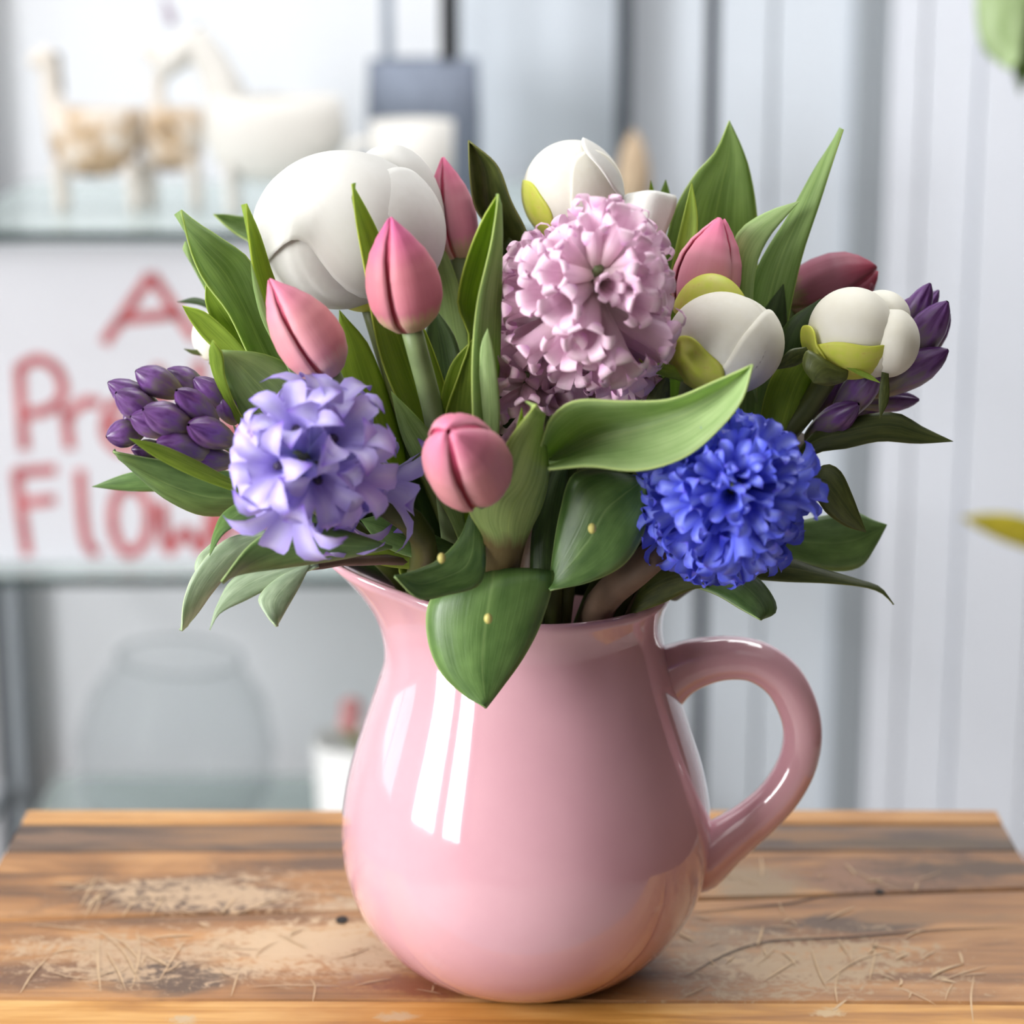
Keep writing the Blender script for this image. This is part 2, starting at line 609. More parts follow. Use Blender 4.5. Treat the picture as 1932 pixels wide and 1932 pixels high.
# glass shelves on wall rails
k = NT('shelf_glass')
k.b.inputs['Base Color'].default_value = C(232, 242, 240)
k.b.inputs['Roughness'].default_value = 0.05
k.b.inputs['IOR'].default_value = 1.45
gl = k.n('ShaderNodeBsdfTransparent')
gl.inputs[0].default_value = C(244, 249, 248)
mx = k.n('ShaderNodeMixShader')
mx.inputs[0].default_value = 0.42
k.link(gl.outputs[0], mx.inputs[1])
k.link(k.b.outputs[0], mx.inputs[2])
k.link(mx.outputs[0], k.out.inputs[0])
M['shelf_glass'] = k.m
M['glass_edge'] = plain('dark_glass_edge', C(46, 62, 62), 0.2, 0.5)
SF, SB = 1.12, 1.56      # shelf front and back
shz = [at(300, 438, SF).z, at(300, 1090, SF).z, at(300, 1760, SF).z]
shx0, shx1 = at(-130, 438, SF).x, at(1215, 438, SF).x
unit = thing('glass_shelf_unit', (0.5 * (shx0 + shx1), SB, FLOOR), 'glass wall shelves with dark edges holding the ceramics and the lettered sign', 'shelf')
for z in shz:
    s = box('glass_shelf', (shx0, SF + 0.003, z - 0.008), (shx1, SB, z), M['shelf_glass'], unit)
    off = Vector((0, 0, 0))
    e = box('shelf_edge', (shx0, SF, z - 0.0085), (shx1, SF + 0.003, z + 0.0005), M['glass_edge'], s)
for px in (-60, 1164):
    x = at(px, 400, SB).x
    box('upright', (x, SB, FLOOR), (x + 0.014, WALL, 1.6), slot_dark, unit)
    for z in shz:
        box('bracket', (x + 0.003, SF + 0.12, z - 0.022), (x + 0.011, SB, z - 0.0085), post_grey, unit)
xl = at(18, 1300, SB).x
box('upright', (xl - 0.012, SB, FLOOR), (xl + 0.010, WALL, shz[1] - 0.01), post_grey, unit)

# sign with red brushed letters
sy = SF + 0.05
s_tl, s_br = at(-120, 462, sy), at(560, 1062, sy)
sign_m = plain('sign_white', C(222, 223, 230), 0.6, 0.2, 0, 0.03, 8)
sign_top = s_tl.z
sign = thing('lettered_sign', (0.5 * (s_tl.x + s_br.x), sy, shz[1]), 'white board with red hand painted letters standing on the glass shelf', 'sign')
box('board', (s_tl.x, sy, shz[1] + 0.0005), (s_br.x, sy + 0.012, sign_top), sign_m, sign, 0.001)
k = NT('red_paint')
tc = k.n('ShaderNodeTexCoord')
k.link(k.ramp(k.noise(tc.outputs['Object'], 40, 3), [(0.35, C(164, 40, 48)), (0.65, C(204, 112, 116))]), k.b.inputs['Base Color'])
k.b.inputs['Roughness'].default_value = 0.6
M['red_paint'] = k.m


def stroke_mesh(strokes, wpx, yy, z_off=0.0):
    V, Fs = [], []
    for st in strokes:
        c = cr([at(x, y, yy) for x, y in st], max(3, 6 * (len(st) - 1)) if len(st) > 2 else 3)
        wd = wpx * 0.5 * (at(1, 0, yy) - at(0, 0, yy)).x
        b0 = len(V)
        for i in range(len(c)):
            t = (c[min(i + 1, len(c) - 1)] - c[max(i - 1, 0)])
            t = Vector((t.x, 0, t.z)).normalized()
            nr = Vector((t.z, 0, -t.x)) * wd
            for s in (-1, 1):
                V.append(c[i] + nr * s)
            for s in (-1, 1):
                V.append(c[i] + nr * s + Vector((0, 0.0012, 0)))
        for i in range(len(c) - 1):
            a = b0 + 4 * i
            Fs += [(a, a + 4, a + 5, a + 1), (a, a + 2, a + 6, a + 4), (a + 1, a + 5, a + 7, a + 3)]
        Fs += [(b0, b0 + 1, b0 + 3, b0 + 2), (b0 + 4 * len(c) - 4, b0 + 4 * len(c) - 2, b0 + 4 * len(c) - 1, b0 + 4 * len(c) - 3)]
    return V, Fs


letters = {
    'A': [[(196, 648), (285, 518)], [(285, 518), (330, 585), (368, 640)], [(222, 604), (335, 592)]],
    'P': [[(36, 690), (40, 770), (46, 850)], [(36, 694), (72, 678), (108, 700), (118, 745), (92, 772), (48, 782)]],
    'r': [[(122, 770), (132, 848)], [(124, 790), (160, 758), (190, 762)]],
    'e': [[(205, 800), (262, 796), (240, 756), (205, 776), (200, 822), (228, 850), (266, 838)]],
    't1': [[(298, 690), (308, 850)], [(276, 745), (332, 740)]],
    't2': [[(374, 680), (386, 850)], [(350, 742), (404, 738)]],
    'y': [[(412, 762), (430, 830)], [(462, 758), (436, 850), (408, 892)]],
    'F': [[(30, 890), (40, 970), (52, 1048)], [(26, 892), (106, 886)], [(42, 950), (104, 942)]],
    'l': [[(150, 886), (156, 980), (166, 1030), (186, 1046)]],
    'o': [[(246, 912), (218, 940), (214, 1000), (240, 1044), (274, 1020), (278, 950), (246, 912)]],
    'w': [[(304, 948), (318, 1040), (350, 1000), (380, 1040), (400, 956)]],
    'e2': [[(420, 1000), (468, 996), (450, 956), (420, 976), (416, 1022), (440, 1048), (474, 1038)]],
    'r2': [[(494, 960), (502, 1046)], [(496, 985), (520, 960), (545, 962)]],
}
for nm, st in letters.items():
    V, Fs = stroke_mesh(st, 21, sy - 0.0012)
    world_mesh('letter', V, Fs, M['red_paint'], sign, None, False)

# ceramic animal planters on the top shelf
ceram = plain('white_bisque', C(226, 223, 217), 0.55, 0.3, 0, 0.05, 40)
k = NT('bark_ceramic')
tc = k.n('ShaderNodeTexCoord')
k.link(k.ramp(k.noise(tc.outputs['Object'], 34, 3, 0.6), [(0.36, C(116, 100, 82)), (0.46, C(206, 176, 140)), (0.58, C(226, 218, 208))]), k.b.inputs['Base Color'])
k.b.inputs['Roughness'].default_value = 0.7
M['bark'] = k.m
dark_grey = plain('shadow_grey_mane', C(120, 116, 108), 0.7)
ivory = plain('ivory_neck', C(226, 218, 208), 0.6)
tan_m = plain('tan_wood', C(196, 172, 144), 0.7, 0.3, 0, 0.25, 60)


def pxs(y):
    return (at(967, 500, y) - at(966, 500, y)).x


def animal(label, y, body_px, body_r, neck, head_px, legs, matb, matn, mane=None, ear=None):
    s = pxs(y)
    cxp, cyp = body_px
    c = at(cxp, cyp, y)
    root = thing('animal_planter', (c.x, y, shz[0]), label, 'ornament', 'animal planters on the top glass shelf')
    rx, rz = body_r[0] * s, body_r[1] * s
    prof = [(0.03, -1.0), (0.45, -0.93), (0.8, -0.6), (0.98, 0.0), (0.96, 0.55), (0.9, 0.95), (0.86, 0.97), (0.84, 0.9), (0.86, 0.4), (0.8, -0.3), (0.03, -0.6)]
    V = []
    seg = 32
    for r, z in prof:
        for j in range(seg):
            a = 2 * math.pi * j / seg
            V.append(c + Vector((rx * r * math.cos(a), rx * 0.62 * r * math.sin(a), rz * z)))
    world_mesh('body', V, grid_faces(len(prof), seg, True), matb, root)
    npts = [at(x, yy, y) for x, yy, r in neck]
    tube('neck', npts, [r * s for _, _, r in neck], matn, root, 16, 12)
    h0, h1, hr = head_px
    tube('head', [at(*h0, y), at(*h1, y)], [hr * s * 0.85, hr * s, hr * s * 0.6], matn, root, 10, 12)
    if mane:
        tube('mane', [at(x, yy, y + 0.004) for x, yy in mane], [8 * s, 14 * s, 9 * s], dark_grey, root, 14, 8)  # also draws the small planter's neck shade as a dark strip
    if ear:
        tube('ear', [at(x, yy, y) for x, yy in ear], [9 * s, 10 * s, 2 * s], plain('mauve_ear', C(176, 164, 180), 0.6), root, 8, 8)
    for lx in legs:
        for dy in (-0.5, 0.5):
            top = at(lx, cyp + body_r[1] * 0.55, y)
            yy = y + dy * rx * 0.7
            tube('leg', [(top.x, yy, top.z), (top.x + 0.002, yy, shz[0])], [12 * s, 9 * s, 8 * s], ivory if matb is not ceram else ceram, root, 6, 10)


animal('small bark patterned animal planter with an upright neck at the shelf end', 1.28, (178, 268), (88, 66), [(118, 240, 30), (98, 180, 18), (92, 110, 16)], ((100, 104), (58, 118), 20), (112, 250), M['bark'], ivory,
       mane=[(106, 100), (106, 160), (112, 222)])  # here the strip is the neck's shaded side put into colour
animal('tan patterned animal planter between the bark one and the white one', 1.30, (322, 262), (66, 62), [(300, 228, 22), (298, 180, 13), (300, 130, 14)], ((304, 116), (270, 92), 16), (280, 366), M['bark'], ivory)
animal('large white animal planter with a lowered head and dark mane', 1.24, (520, 262), (136, 82), [(440, 225, 42), (410, 140, 34), (362, 62, 26)], ((366, 72), (296, 140), 30), (436, 600), ceram, ceram,
       mane=[(372, 48), (412, 104), (456, 172)], ear=[(326, 48), (318, 22), (306, -8)])

# small white cup and grey bucket with straps
def on_shelf(px, y, z, row=300):
    s = at(px, row, y)
    return Vector((s.x, y, z))


s = pxs(1.2)
c = on_shelf(778, 1.2, shz[0])
cup_h = at(778, 228, 1.2).z - shz[0]
cup = thing('ceramic_cup', c, 'small white ceramic cup in front of the grey bucket', 'cup')
lathe('bowl', [(0.001, 0.002), (46 * s, 0.0), (60 * s, 0.01), (76 * s, cup_h * 0.5), (78 * s, cup_h), (72 * s, cup_h), (68 * s, cup_h * 0.5), (40 * s, 0.008), (0.001, 0.008)], ceram, cup, c)
tube('handle', [c + Vector((-74 * s, 0, cup_h * 0.8)), c + Vector((-112 * s, 0, cup_h * 0.75)), c + Vector((-114 * s, 0, cup_h * 0.4)), c + Vector((-70 * s, 0, cup_h * 0.3))], [9 * s, 9 * s], ceram, cup, 14, 8)
y = 1.42
s = pxs(y)
c = on_shelf(800, y, shz[0])
bh = at(800, 112, y).z - shz[0]
felt = plain('blue_grey_felt', C(136, 144, 160), 0.85, 0.1, 0, 0.15, 80)
bk = thing('felt_bucket', c, 'blue grey round bucket with a black strap standing behind the white cup', 'bucket')
lathe('body', [(0.001, 0.001), (96 * s, 0.0), (104 * s, 0.006), (106 * s, bh * 0.6), (102 * s, bh), (96 * s, bh), (98 * s, bh * 0.5), (90 * s, 0.008), (0.001, 0.008)], felt, bk, c)


def strap(px, mat, wpx, yy, row0=118, par=bk):
    a, b = at(px - wpx / 2, row0, yy), at(px + wpx / 2, row0, yy)
    box('strap', (a.x, yy, a.z), (b.x, yy + 0.004, 1.1), mat, par)


strap(732, plain('lit_grey_strap', C(150, 160, 174), 0.7), 22, y + 0.03)  # lit strap: the light on it is put into its grey
strap(846, black, 30, y - 0.045)
box('strap_bar', (at(715, 100, y).x, y - 0.05, 1.095), (at(860, 100, y).x, y + 0.04, 1.11), black, bk)

# tan ornament near the shelf end
y = 1.3
s = pxs(y)
c = on_shelf(1196, y, shz[0])
oh = at(1196, 246, y).z - shz[0]
orn = thing('tan_ornament', c, 'tan pointed ornament on the shelf behind the white peony bud', 'ornament')
lathe('body', [(0.001, 0.0), (20 * s, 0.0), (30 * s, oh * 0.12), (33 * s, oh * 0.35), (30 * s, oh * 0.55), (22 * s, oh * 0.78), (10 * s, oh * 0.94), (0.001, oh)], tan_m, orn, c, 24)

# glass bowl and potted plant on the low shelf
k = NT('clear_glass')
k.b.inputs['Base Color'].default_value = C(224, 228, 230)
k.b.inputs['Roughness'].default_value = 0.06
lw = k.n('ShaderNodeLayerWeight')
lw.inputs[0].default_value = 0.35
tb = k.n('ShaderNodeBsdfTransparent')
tb.inputs[0].default_value = C(252, 253, 253)
ms = k.n('ShaderNodeMixShader')
k.link(k.math('ADD', 0.03, k.math('MULTIPLY', k.math('POWER', lw.outputs['Facing'], 3.0), 0.4)), ms.inputs[0])
k.link(tb.outputs[0], ms.inputs[1])
k.link(k.b.outputs[0], ms.inputs[2])
k.link(ms.outputs[0], k.out.inputs[0])
k.b.inputs['Base Color'].default_value = C(176, 180, 186)
M['clear_glass'] = k.m
y = 1.30
s = pxs(y)
c = on_shelf(316, y, shz[2], 1400)
gb = thing('glass_bowl', c, 'round clear glass bowl on the low shelf behind the table', 'bowl')
zt = at(316, 1236, y).z - shz[2]
Rb = 202 * s
prof = [(0.001, 0.002), (0.35 * Rb, 0.0), (0.72 * Rb, 0.14 * zt), (0.97 * Rb, 0.40 * zt), (0.98 * Rb, 0.58 * zt), (0.86 * Rb, 0.8 * zt), (0.62 * Rb, 0.97 * zt), (0.60 * Rb, zt),
        (0.58 * Rb, 0.96 * zt), (0.82 * Rb, 0.79 * zt), (0.94 * Rb, 0.58 * zt), (0.93 * Rb, 0.41 * zt), (0.7 * Rb, 0.17 * zt), (0.3 * Rb, 0.03 * zt), (0.001, 0.012)]
lathe('bowl', prof, M['clear_glass'], gb, c, 48, Quaternion((0, 1, 0), R(4)))
tube('rim', [c + Quaternion((0, 1, 0), R(4)) @ Vector((0.6 * Rb * math.cos(a), 0.6 * Rb * math.sin(a), zt)) for a in [2 * math.pi * i / 16 for i in range(17)]], [6 * s, 6 * s], M['clear_glass'], gb, 49, 8)

y = 1.22
s = pxs(y)
c = on_shelf(684, y, shz[2], 1450)
ph = at(680, 1392, y).z - shz[2]
pot = thing('flower_pot', c, 'white pot with a small pink flowering plant on the low shelf', 'pot')
lathe('pot', [(0.001, 0.001), (78 * s, 0.0), (82 * s, 0.004), (98 * s, ph), (92 * s, ph), (88 * s, ph * 0.9), (0.001, ph * 0.88)], plain('white_pot', C(244, 244, 243), 0.5), pot, c, 36)
gm = plain('pot_leaf', C(150, 150, 100), 0.6)
pm = plain('pot_bloom', C(206, 140, 140), 0.6)
rng = random.Random(3)
for i in range(9):
    a = i * 2.4
    p0 = c + Vector((0, 0, ph * 0.9))
    d = Vector((math.cos(a) * 70 * s, math.sin(a) * 50 * s, 24 * s + 40 * s * rng.random()))
    loft('leaf', [[p0, p0 + d * 0.6 + Vector((0.006, 0, 0.008)), p0 + d], [p0, p0 + d * 0.6 + Vector((-0.006, 0.006, 0.008)), p0 + d]], gm, pot, 8, 4, 0.1, 0)
for i in range(7):
    a = i * 2.1
    p0 = c + Vector((math.cos(a) * 44 * s, math.sin(a) * 40 * s, ph + (30 + 26 * rng.random()) * s))
    ellipsoid('bloom', p0, (22 * s, 22 * s, 16 * s), pm, pot, None, 12, 8)
    tube('stalk', [c + Vector((0, 0, ph * 0.88)), p0], [2 * s, 2 * s], gm, pot, 4, 5)

# tall plant whose leaves reach in at the frame's side
y = 0.95
s = pxs(y)
px = 2060
c = Vector((at(px, 900, y).x, y, FLOOR))
pl = thing('tall_plant', c, 'tall leafy plant with pale green leaves and one yellowing leaf', 'plant')
lathe('pot', [(0.001, 0.001), (0.09, 0.0), (0.12, 0.24), (0.112, 0.24), (0.105, 0.2), (0.001, 0.2)], plain('clay_pot', C(150, 110, 90), 0.7), pl, c, 32)
ztop = at(px, -160, y).z
tube('stem', [c + Vector((0, 0, 0.2)), Vector((c.x + 0.01, y, 0.1)), Vector((c.x, y, ztop))], [0.009, 0.006, 0.004], M['stem_dark'], pl, 20, 8)
pale = leaf_mat('plant_leaf_pale', C(140, 166, 104), C(196, 214, 172), C(180, 200, 120), 0.3, 4, 0.45, 0.3, (1.3, 1.4, 0.6, 1))
yel = leaf_mat('plant_leaf_yellow', C(150, 148, 46), C(212, 196, 64), C(200, 190, 60), 0.5, 5, 0.5, 0.3, (1.4, 1.3, 0.3, 1))
drk = leaf_mat('plant_leaf_deep', C(70, 92, 44), C(120, 146, 74), C(130, 150, 80), 0.3, 4, 0.45, 0.3, (1.3, 1.4, 0.4, 1))
leaf(pl, pale, [(2050, -150), (1930, -120), (1850, -40), (1842, 40), (1860, 100), (1905, 130)], [(2055, -140), (2000, -90), (1955, -20), (1935, 60), (1925, 110), (1905, 130)], (y, y - 0.02), (y, y - 0.04))
leaf(pl, drk, [(2055, -140), (1960, -60), (1905, 20), (1895, 90), (1910, 130), (1925, 180)], [(2060, -130), (2010, -40), (1980, 40), (1960, 110), (1925, 180)], (y, y + 0.03), (y, y + 0.03))
leaf(pl, yel, [(2060, 1080), (1980, 1050), (1900, 1024), (1850, 1000), (1812, 976)], [(2060, 1040), (1985, 1000), (1920, 972), (1860, 968), (1812, 976)], (y, y - 0.02), (y, y - 0.02))
leaf(pl, pale, [(2060, 500), (2010, 480), (1975, 520), (1960, 600)], [(2060, 520), (2040, 560), (2000, 590), (1960, 600)], (y, y), (y, y))
leaf(pl, drk, [(2060, 300), (2110, 260), (2170, 280), (2200, 360)], [(2060, 320), (2100, 340), (2150, 350), (2200, 360)], (y, y), (y, y))
leaf(pl, pale, [(2060, -60), (2110, -100), (2190, -80), (2220, 0)], [(2060, -40), (2100, -10), (2160, 0), (2220, 0)], (y, y), (y, y))

# ------------------------------------------------------------------ table of planks
def wood_mat(name, c1, c2, c3, seed, patches=()):
    """grained wood with stained and worn patches of their own shape: (x, y, rx, ry, colour, broken)"""
    k = NT(name)
    tc = k.n('ShaderNodeTexCoord')
    P = tc.outputs['Object']
    g = k.noise(k.mapping(P, (4.0, 90, 40), loc=(seed, seed * 2, 0)), 1.0, 6, 0.65, 0.5)
    bigm = k.noise(k.mapping(P, (8, 34, 8), loc=(seed * 3, seed, 0)), 1.0, 3, 0.55, 1.0)
    f = k.math('ADD', k.math('MULTIPLY', g, 0.5), k.math('MULTIPLY', bigm, 0.5))
    col = k.ramp(f, [(0.38, c1), (0.49, c2), (0.60, c3)])
    sx = k.n('ShaderNodeSeparateXYZ')
    k.link(P, sx.inputs[0])
    soft = k.noise(k.mapping(P, (20, 38, 10), loc=(seed, 3, 0)), 1.0, 5, 0.6, 0.6)
    scuff = k.noise(k.mapping(P, (90, 110, 10), (0, 0, 0.5), (seed, 9, 0)), 1.0, 7, 0.75, 1.6)
    for (x, y_, rx, ry, pc, broken) in patches:
        dx = k.math('DIVIDE', k.math('SUBTRACT', sx.outputs[0], x), rx)
        dy = k.math('DIVIDE', k.math('SUBTRACT', sx.outputs[1], y_), ry)
        d = k.math('SQRT', k.math('ADD', k.math('MULTIPLY', dx, dx), k.math('MULTIPLY', dy, dy)))
        t = k.math('ADD', k.math('SUBTRACT', 1.0, d), k.math('MULTIPLY', k.math('SUBTRACT', soft, 0.5), 2.2))
        if broken:
            t = k.math('ADD', t, k.math('MULTIPLY', k.math('SUBTRACT', scuff, 0.5), 5.0 * broken))
        t = k.math('MULTIPLY', t, 1.8, True)
        col = k.mix(k.math('MULTIPLY', t, 0.9), col, k.mix(k.math('MULTIPLY', g, 0.6), pc, tuple(c_ * 0.6 for c_ in pc[:3]) + (1,)))
    k.link(col, k.b.inputs['Base Color'])
    k.b.inputs['Roughness'].default_value = 0.45
    k.bump(g, 0.3, 0.001)
    return k.m


tl, tr = atz(55, 1525, 0), atz(1878, 1528, 0)
yb = 0.5 * (tl.y + tr.y)
X0, X1 = tl.x, tr.x
table = thing('plank_table', (0.5 * (X0 + X1), 0, FLOOR), 'small worn wooden table of scratched reclaimed planks', 'table')


def yrow(row, px):
    return atz(px, row, 0).y


yfront = yrow(2010, 966)
bounds = [(yb, yb), (yrow(1552, 60), yrow(1553, 1880)), (yrow(1606, 20), yrow(1604, 1900)), (yrow(1737, 0), yrow(1676, 1932)), (yrow(1884, 0), yrow(1894, 1932)), (yfront, yfront)]
orange = (C(146, 100, 56), C(178, 128, 74), C(200, 152, 96))
greyb = (C(62, 50, 44), C(98, 76, 60), C(140, 104, 70))
brown = (C(64, 48, 40), C(110, 78, 54), C(172, 126, 80))
honey = (C(110, 76, 46), C(152, 106, 62), C(180, 132, 82))
trimc = (C(156, 104, 44), C(192, 138, 66), C(212, 164, 96))
def pt(px, py, rx, ry, col, broken=0.0):
    p = atz(px, py, 0)
    return (p.x - 0.5 * (X0 + X1), p.y, rx * 0.00027, ry * 0.00060, col, broken)


specs = [(orange, 1.3, ()),
         (greyb, 4.1, (pt(120, 1580, 260, 16, C(128, 100, 78)), pt(1500, 1575, 300, 18, C(138, 100, 62)), pt(1750, 1590, 220, 16, C(96, 76, 52)))),
         (honey, 7.7, (pt(390, 1690, 320, 62, C(72, 54, 46)), pt(700, 1625, 260, 24, C(100, 72, 52)), pt(420, 1690, 230, 42, C(196, 166, 132), 1.0), pt(640, 1716, 110, 26, C(186, 160, 130), 0.3),
                       pt(1750, 1650, 260, 60, C(110, 76, 50)), pt(1430, 1670, 130, 60, C(158, 134, 102), 0.2), pt(1620, 1650, 150, 36, C(150, 108, 78), 0.9), pt(1800, 1640, 200, 26, C(92, 68, 46)))),
         (honey, 11.9, (pt(60, 1840, 120, 34, C(112, 78, 54)), pt(330, 1835, 150, 44, C(84, 66, 54)), pt(560, 1790, 300, 56, C(208, 180, 144), 0.6), pt(240, 1800, 170, 48, C(190, 160, 126), 1.2), pt(820, 1862, 170, 26, C(138, 82, 54), 0.4),
                        pt(1360, 1800, 140, 80, C(146, 124, 98), 0.3), pt(1580, 1742, 220, 24, C(92, 70, 52)), pt(1500, 1820, 260, 56, C(182, 154, 118), 1.2), pt(1780, 1730, 200, 14, C(150, 110, 70)))),
         (trimc, 17.3, (pt(350, 1925, 30, 10, C(206, 180, 140), 0.5), pt(740, 1920, 40, 8, C(206, 180, 140), 0.5), pt(1560, 1912, 30, 10, C(200, 172, 130), 0.5)))]
rng = random.Random(5)
for i, (cols, seed, cen) in enumerate(specs):
    (l0, r0), (l1, r1) = bounds[i], bounds[i + 1]
    g = 0.0011
    zt = (0.0, -0.0004, 0.0, -0.0002, 0.0004)[i]
    n = 14
    V = []
    for j in range(n):
        t = j / (n - 1)
        x = X0 + (X1 - X0) * t
        ya, yb_ = l0 + (r0 - l0) * t - g, l1 + (r1 - l1) * t + g
        w1 = 0.0004 * math.sin(t * 17 + i * 2)
        for (yy, z) in ((yb_ + w1, -0.024), (yb_ + w1, zt - 0.0012), (yb_ + w1 + 0.0012, zt), (ya + w1 - 0.0012, zt), (ya + w1, zt - 0.0012), (ya + w1, -0.024)):
            V.append((x, yy, z))
    fs = grid_faces(n, 6, True)
    fs += [(0, 1, 2, 3, 4, 5), tuple((n - 1) * 6 + q for q in (5, 4, 3, 2, 1, 0))]
    world_mesh('plank', V, fs, wood_mat('plank_wood_%d' % i, *cols, seed, cen), table, None, False)
seat_wood = plain('table_frame_wood', C(120, 82, 50), 0.6, 0.3, 0, 0.3, 20)
box('apron', (X0 + 0.02, yfront + 0.02, -0.085), (X1 - 0.02, yb - 0.02, -0.0245), seat_wood, table)
for x in (X0 + 0.035, X1 - 0.035):
    for yy in (yfront + 0.035, yb - 0.035):
        box('leg', (x - 0.02, yy - 0.02, FLOOR), (x + 0.02, yy + 0.02, -0.03), seat_wood, table, 0.003)


# scratches: short pale scores cut across the planks
def score(V, Fs, pts, w):
    c = cr(pts, max(4, 4 * len(pts)))
    b0 = len(V)
    for i in range(len(c)):
        t = (c[min(i + 1, len(c) - 1)] - c[max(i - 1, 0)]).normalized()
        q = math.sin(math.pi * (i + 0.35) / (len(c) - 0.3)) ** 0.6 * w if 0 < i < len(c) - 1 else w * 0.15
        nr = Vector((-t.y, t.x, 0)) * q
        V += [c[i] - nr, c[i] + nr]
    for i in range(len(c) - 1):
        a = b0 + 2 * i
        Fs.append((a, a + 2, a + 3, a + 1))


V, Fs = [], []
rng = random.Random(21)
zones = [(300, 1690, 300, 50, 14), (380, 1800, 340, 70, 26), (1480, 1660, 260, 40, 10), (1500, 1800, 330, 75, 24), (800, 1870, 300, 20, 10), (1750, 1860, 180, 50, 10)]
for (zx, zy, rx, ry, cnt) in zones:
    for i in range(cnt):
        x, yy = zx + rng.gauss(0, 0.5) * rx, zy + rng.gauss(0, 0.5) * ry
        if yy > 1925 or yy < 1610:
            continue
        p = atz(x, yy, 0.0005)
        ang = rng.choice((0.5, 1.0, 1.5, 2.1, 2.6)) + rng.gauss(0, 0.25)
        ln = 0.006 + 0.024 * rng.random() ** 2
        bend = rng.gauss(0, 0.12)
        pts = [p]
        for q in range(3):
            pts.append(pts[-1] + Vector((math.cos(ang), math.sin(ang), 0)) * ln / 3)
            ang += bend
        if min(q.y for q in pts) > yfront and max(q.y for q in pts) < yb - 0.01 and min(q.x for q in pts) > X0 + .004 and max(q.x for q in pts) < X1 - .004:
            score(V, Fs, pts, 0.00028 + 0.0006 * rng.random() ** 2)
for ln_ in ([(38, 1874), (60, 1838), (92, 1803)], [(92, 1800), (130, 1790), (178, 1798)], [(95, 1832), (130, 1842), (172, 1846)], [(186, 1758), (184, 1810), (190, 1872)], [(198, 1790), (222, 1830), (236, 1864)], [(176, 1745), (230, 1790), (262, 1850)],
           [(250, 1862), (262, 1800), (258, 1752)], [(300, 1850), (330, 1800), (352, 1770)], [(436, 1880), (446, 1846), (452, 1830)], [(452, 1830), (428, 1838), (416, 1822)], [(60, 1742), (110, 1748), (190, 1756)], [(150, 1712), (170, 1676), (182, 1650)], [(160, 1730), (182, 1690), (200, 1672)],
           [(230, 1730), (252, 1700)], [(285, 1728), (308, 1690)], [(1580, 1892), (1576, 1860), (1584, 1830)], [(1640, 1850), (1650, 1800), (1646, 1770)], [(1560, 1850), (1620, 1810), (1690, 1790)], [(1530, 1790), (1548, 1840), (1560, 1862)], [(1600, 1800), (1580, 1770)], [(1836, 1930), (1832, 1880), (1838, 1840)],
           [(1610, 1640), (1660, 1665), (1700, 1680)], [(1440, 1850), (1480, 1825), (1510, 1806)], [(1290, 1880), (1330, 1862)], [(590, 1890), (594, 1860), (586, 1846)], [(470, 1862), (540, 1858), (640, 1860)]):
    score(V, Fs, [atz(x, yy, 0.0005) for x, yy in ln_], 0.00042)
sc_o = world_mesh('scratch_marks', V, Fs, plain('pale_scratch', C(202, 174, 140), 0.7, 0.2, 0, 0.2, 120), table, None, False)
tag(sc_o, kind='stuff')
V, Fs = [], []
for pts in ([(1290, 1845), (1370, 1800), (1450, 1776), (1600, 1768), (1760, 1755), (1932, 1748)], [(1290, 1722), (1480, 1705), (1560, 1690), (1660, 1683)]):
    score(V, Fs, [atz(x, yy, 0.0004) for x, yy in pts], 0.0006)
world_mesh('crack', V, Fs, plain('dark_crack', C(46, 32, 24), 0.8), table, None, False)
for (x, yy, r_) in ((1660, 1682, 0.0022), (645, 1735, 0.0030)):
    p = atz(x, yy, 0.0003)
    ellipsoid('nail_hole', p, (r_, r_ * 1.6, 0.0002), plain('nail_hole_dark', C(30, 22, 18), 0.8), table, None, 12, 6)

# ------------------------------------------------------------------ jug
jug = thing('pink_jug', (0, 0, 0.0005), 'glossy pink ceramic jug with a spout and round handle holding the bouquet', 'jug')
prof_o = [(0.001, 0.0015), (0.040, 0.0), (0.048, 0.0012), (0.0585, 0.0075), (0.0695, 0.018), (0.0785, 0.032), (0.0842, 0.049), (0.0858, 0.064), (0.0848, 0.080), (0.0812, 0.098), (0.0757, 0.116),
          (0.0700, 0.133), (0.0652, 0.148), (0.0626, 0.160), (0.0618, 0.168), (0.0630, 0.176), (0.0656, 0.1835), (0.0668, 0.1865)]
po = cr([Vector((r, 0, z)) for r, z in prof_o], 56)
prof = [(p.x, p.z) for p in po]
rim_r, rim_z = prof[-1]
prof += [(rim_r - 0.0012, rim_z + 0.0012), (rim_r - 0.003, rim_z + 0.0010)]
prof += [(max(p.x - 0.0048, 0.001), max(p.z, 0.006)) for p in reversed(po)]
seg = 96
V, UV = [], []
for i, (r, z) in enumerate(prof):
    for j in range(seg):
        a = 2 * math.pi * j / seg
        da = math.atan2(math.sin(a - math.pi), math.cos(a - math.pi))
        h = min(1, max(0, (z - 0.146) / (0.1865 - 0.146)))
        sp = math.exp(-(da / 0.52) ** 2) * h ** 1.9
        pinch = -0.06 * (math.exp(-((abs(da) - 0.85) / 0.3) ** 2)) * h ** 1.5
        rr = r + 0.0268 * sp + r * pinch * 0.5
        dip = -0.0035 * h * (1 - math.exp(-(da / 0.9) ** 2))
        zz = z + (0.0105 * math.exp(-(da / 0.95) ** 2) + 0.003 * math.exp(-(da / 0.4) ** 2)) * h ** 1.6 + dip
        V.append((rr * math.cos(a), rr * math.sin(a), zz + 0.0005))
        UV.append((j / seg, i / len(prof)))
world_mesh('body', V, grid_faces(len(prof), seg, True), M['glaze'], jug, UV)
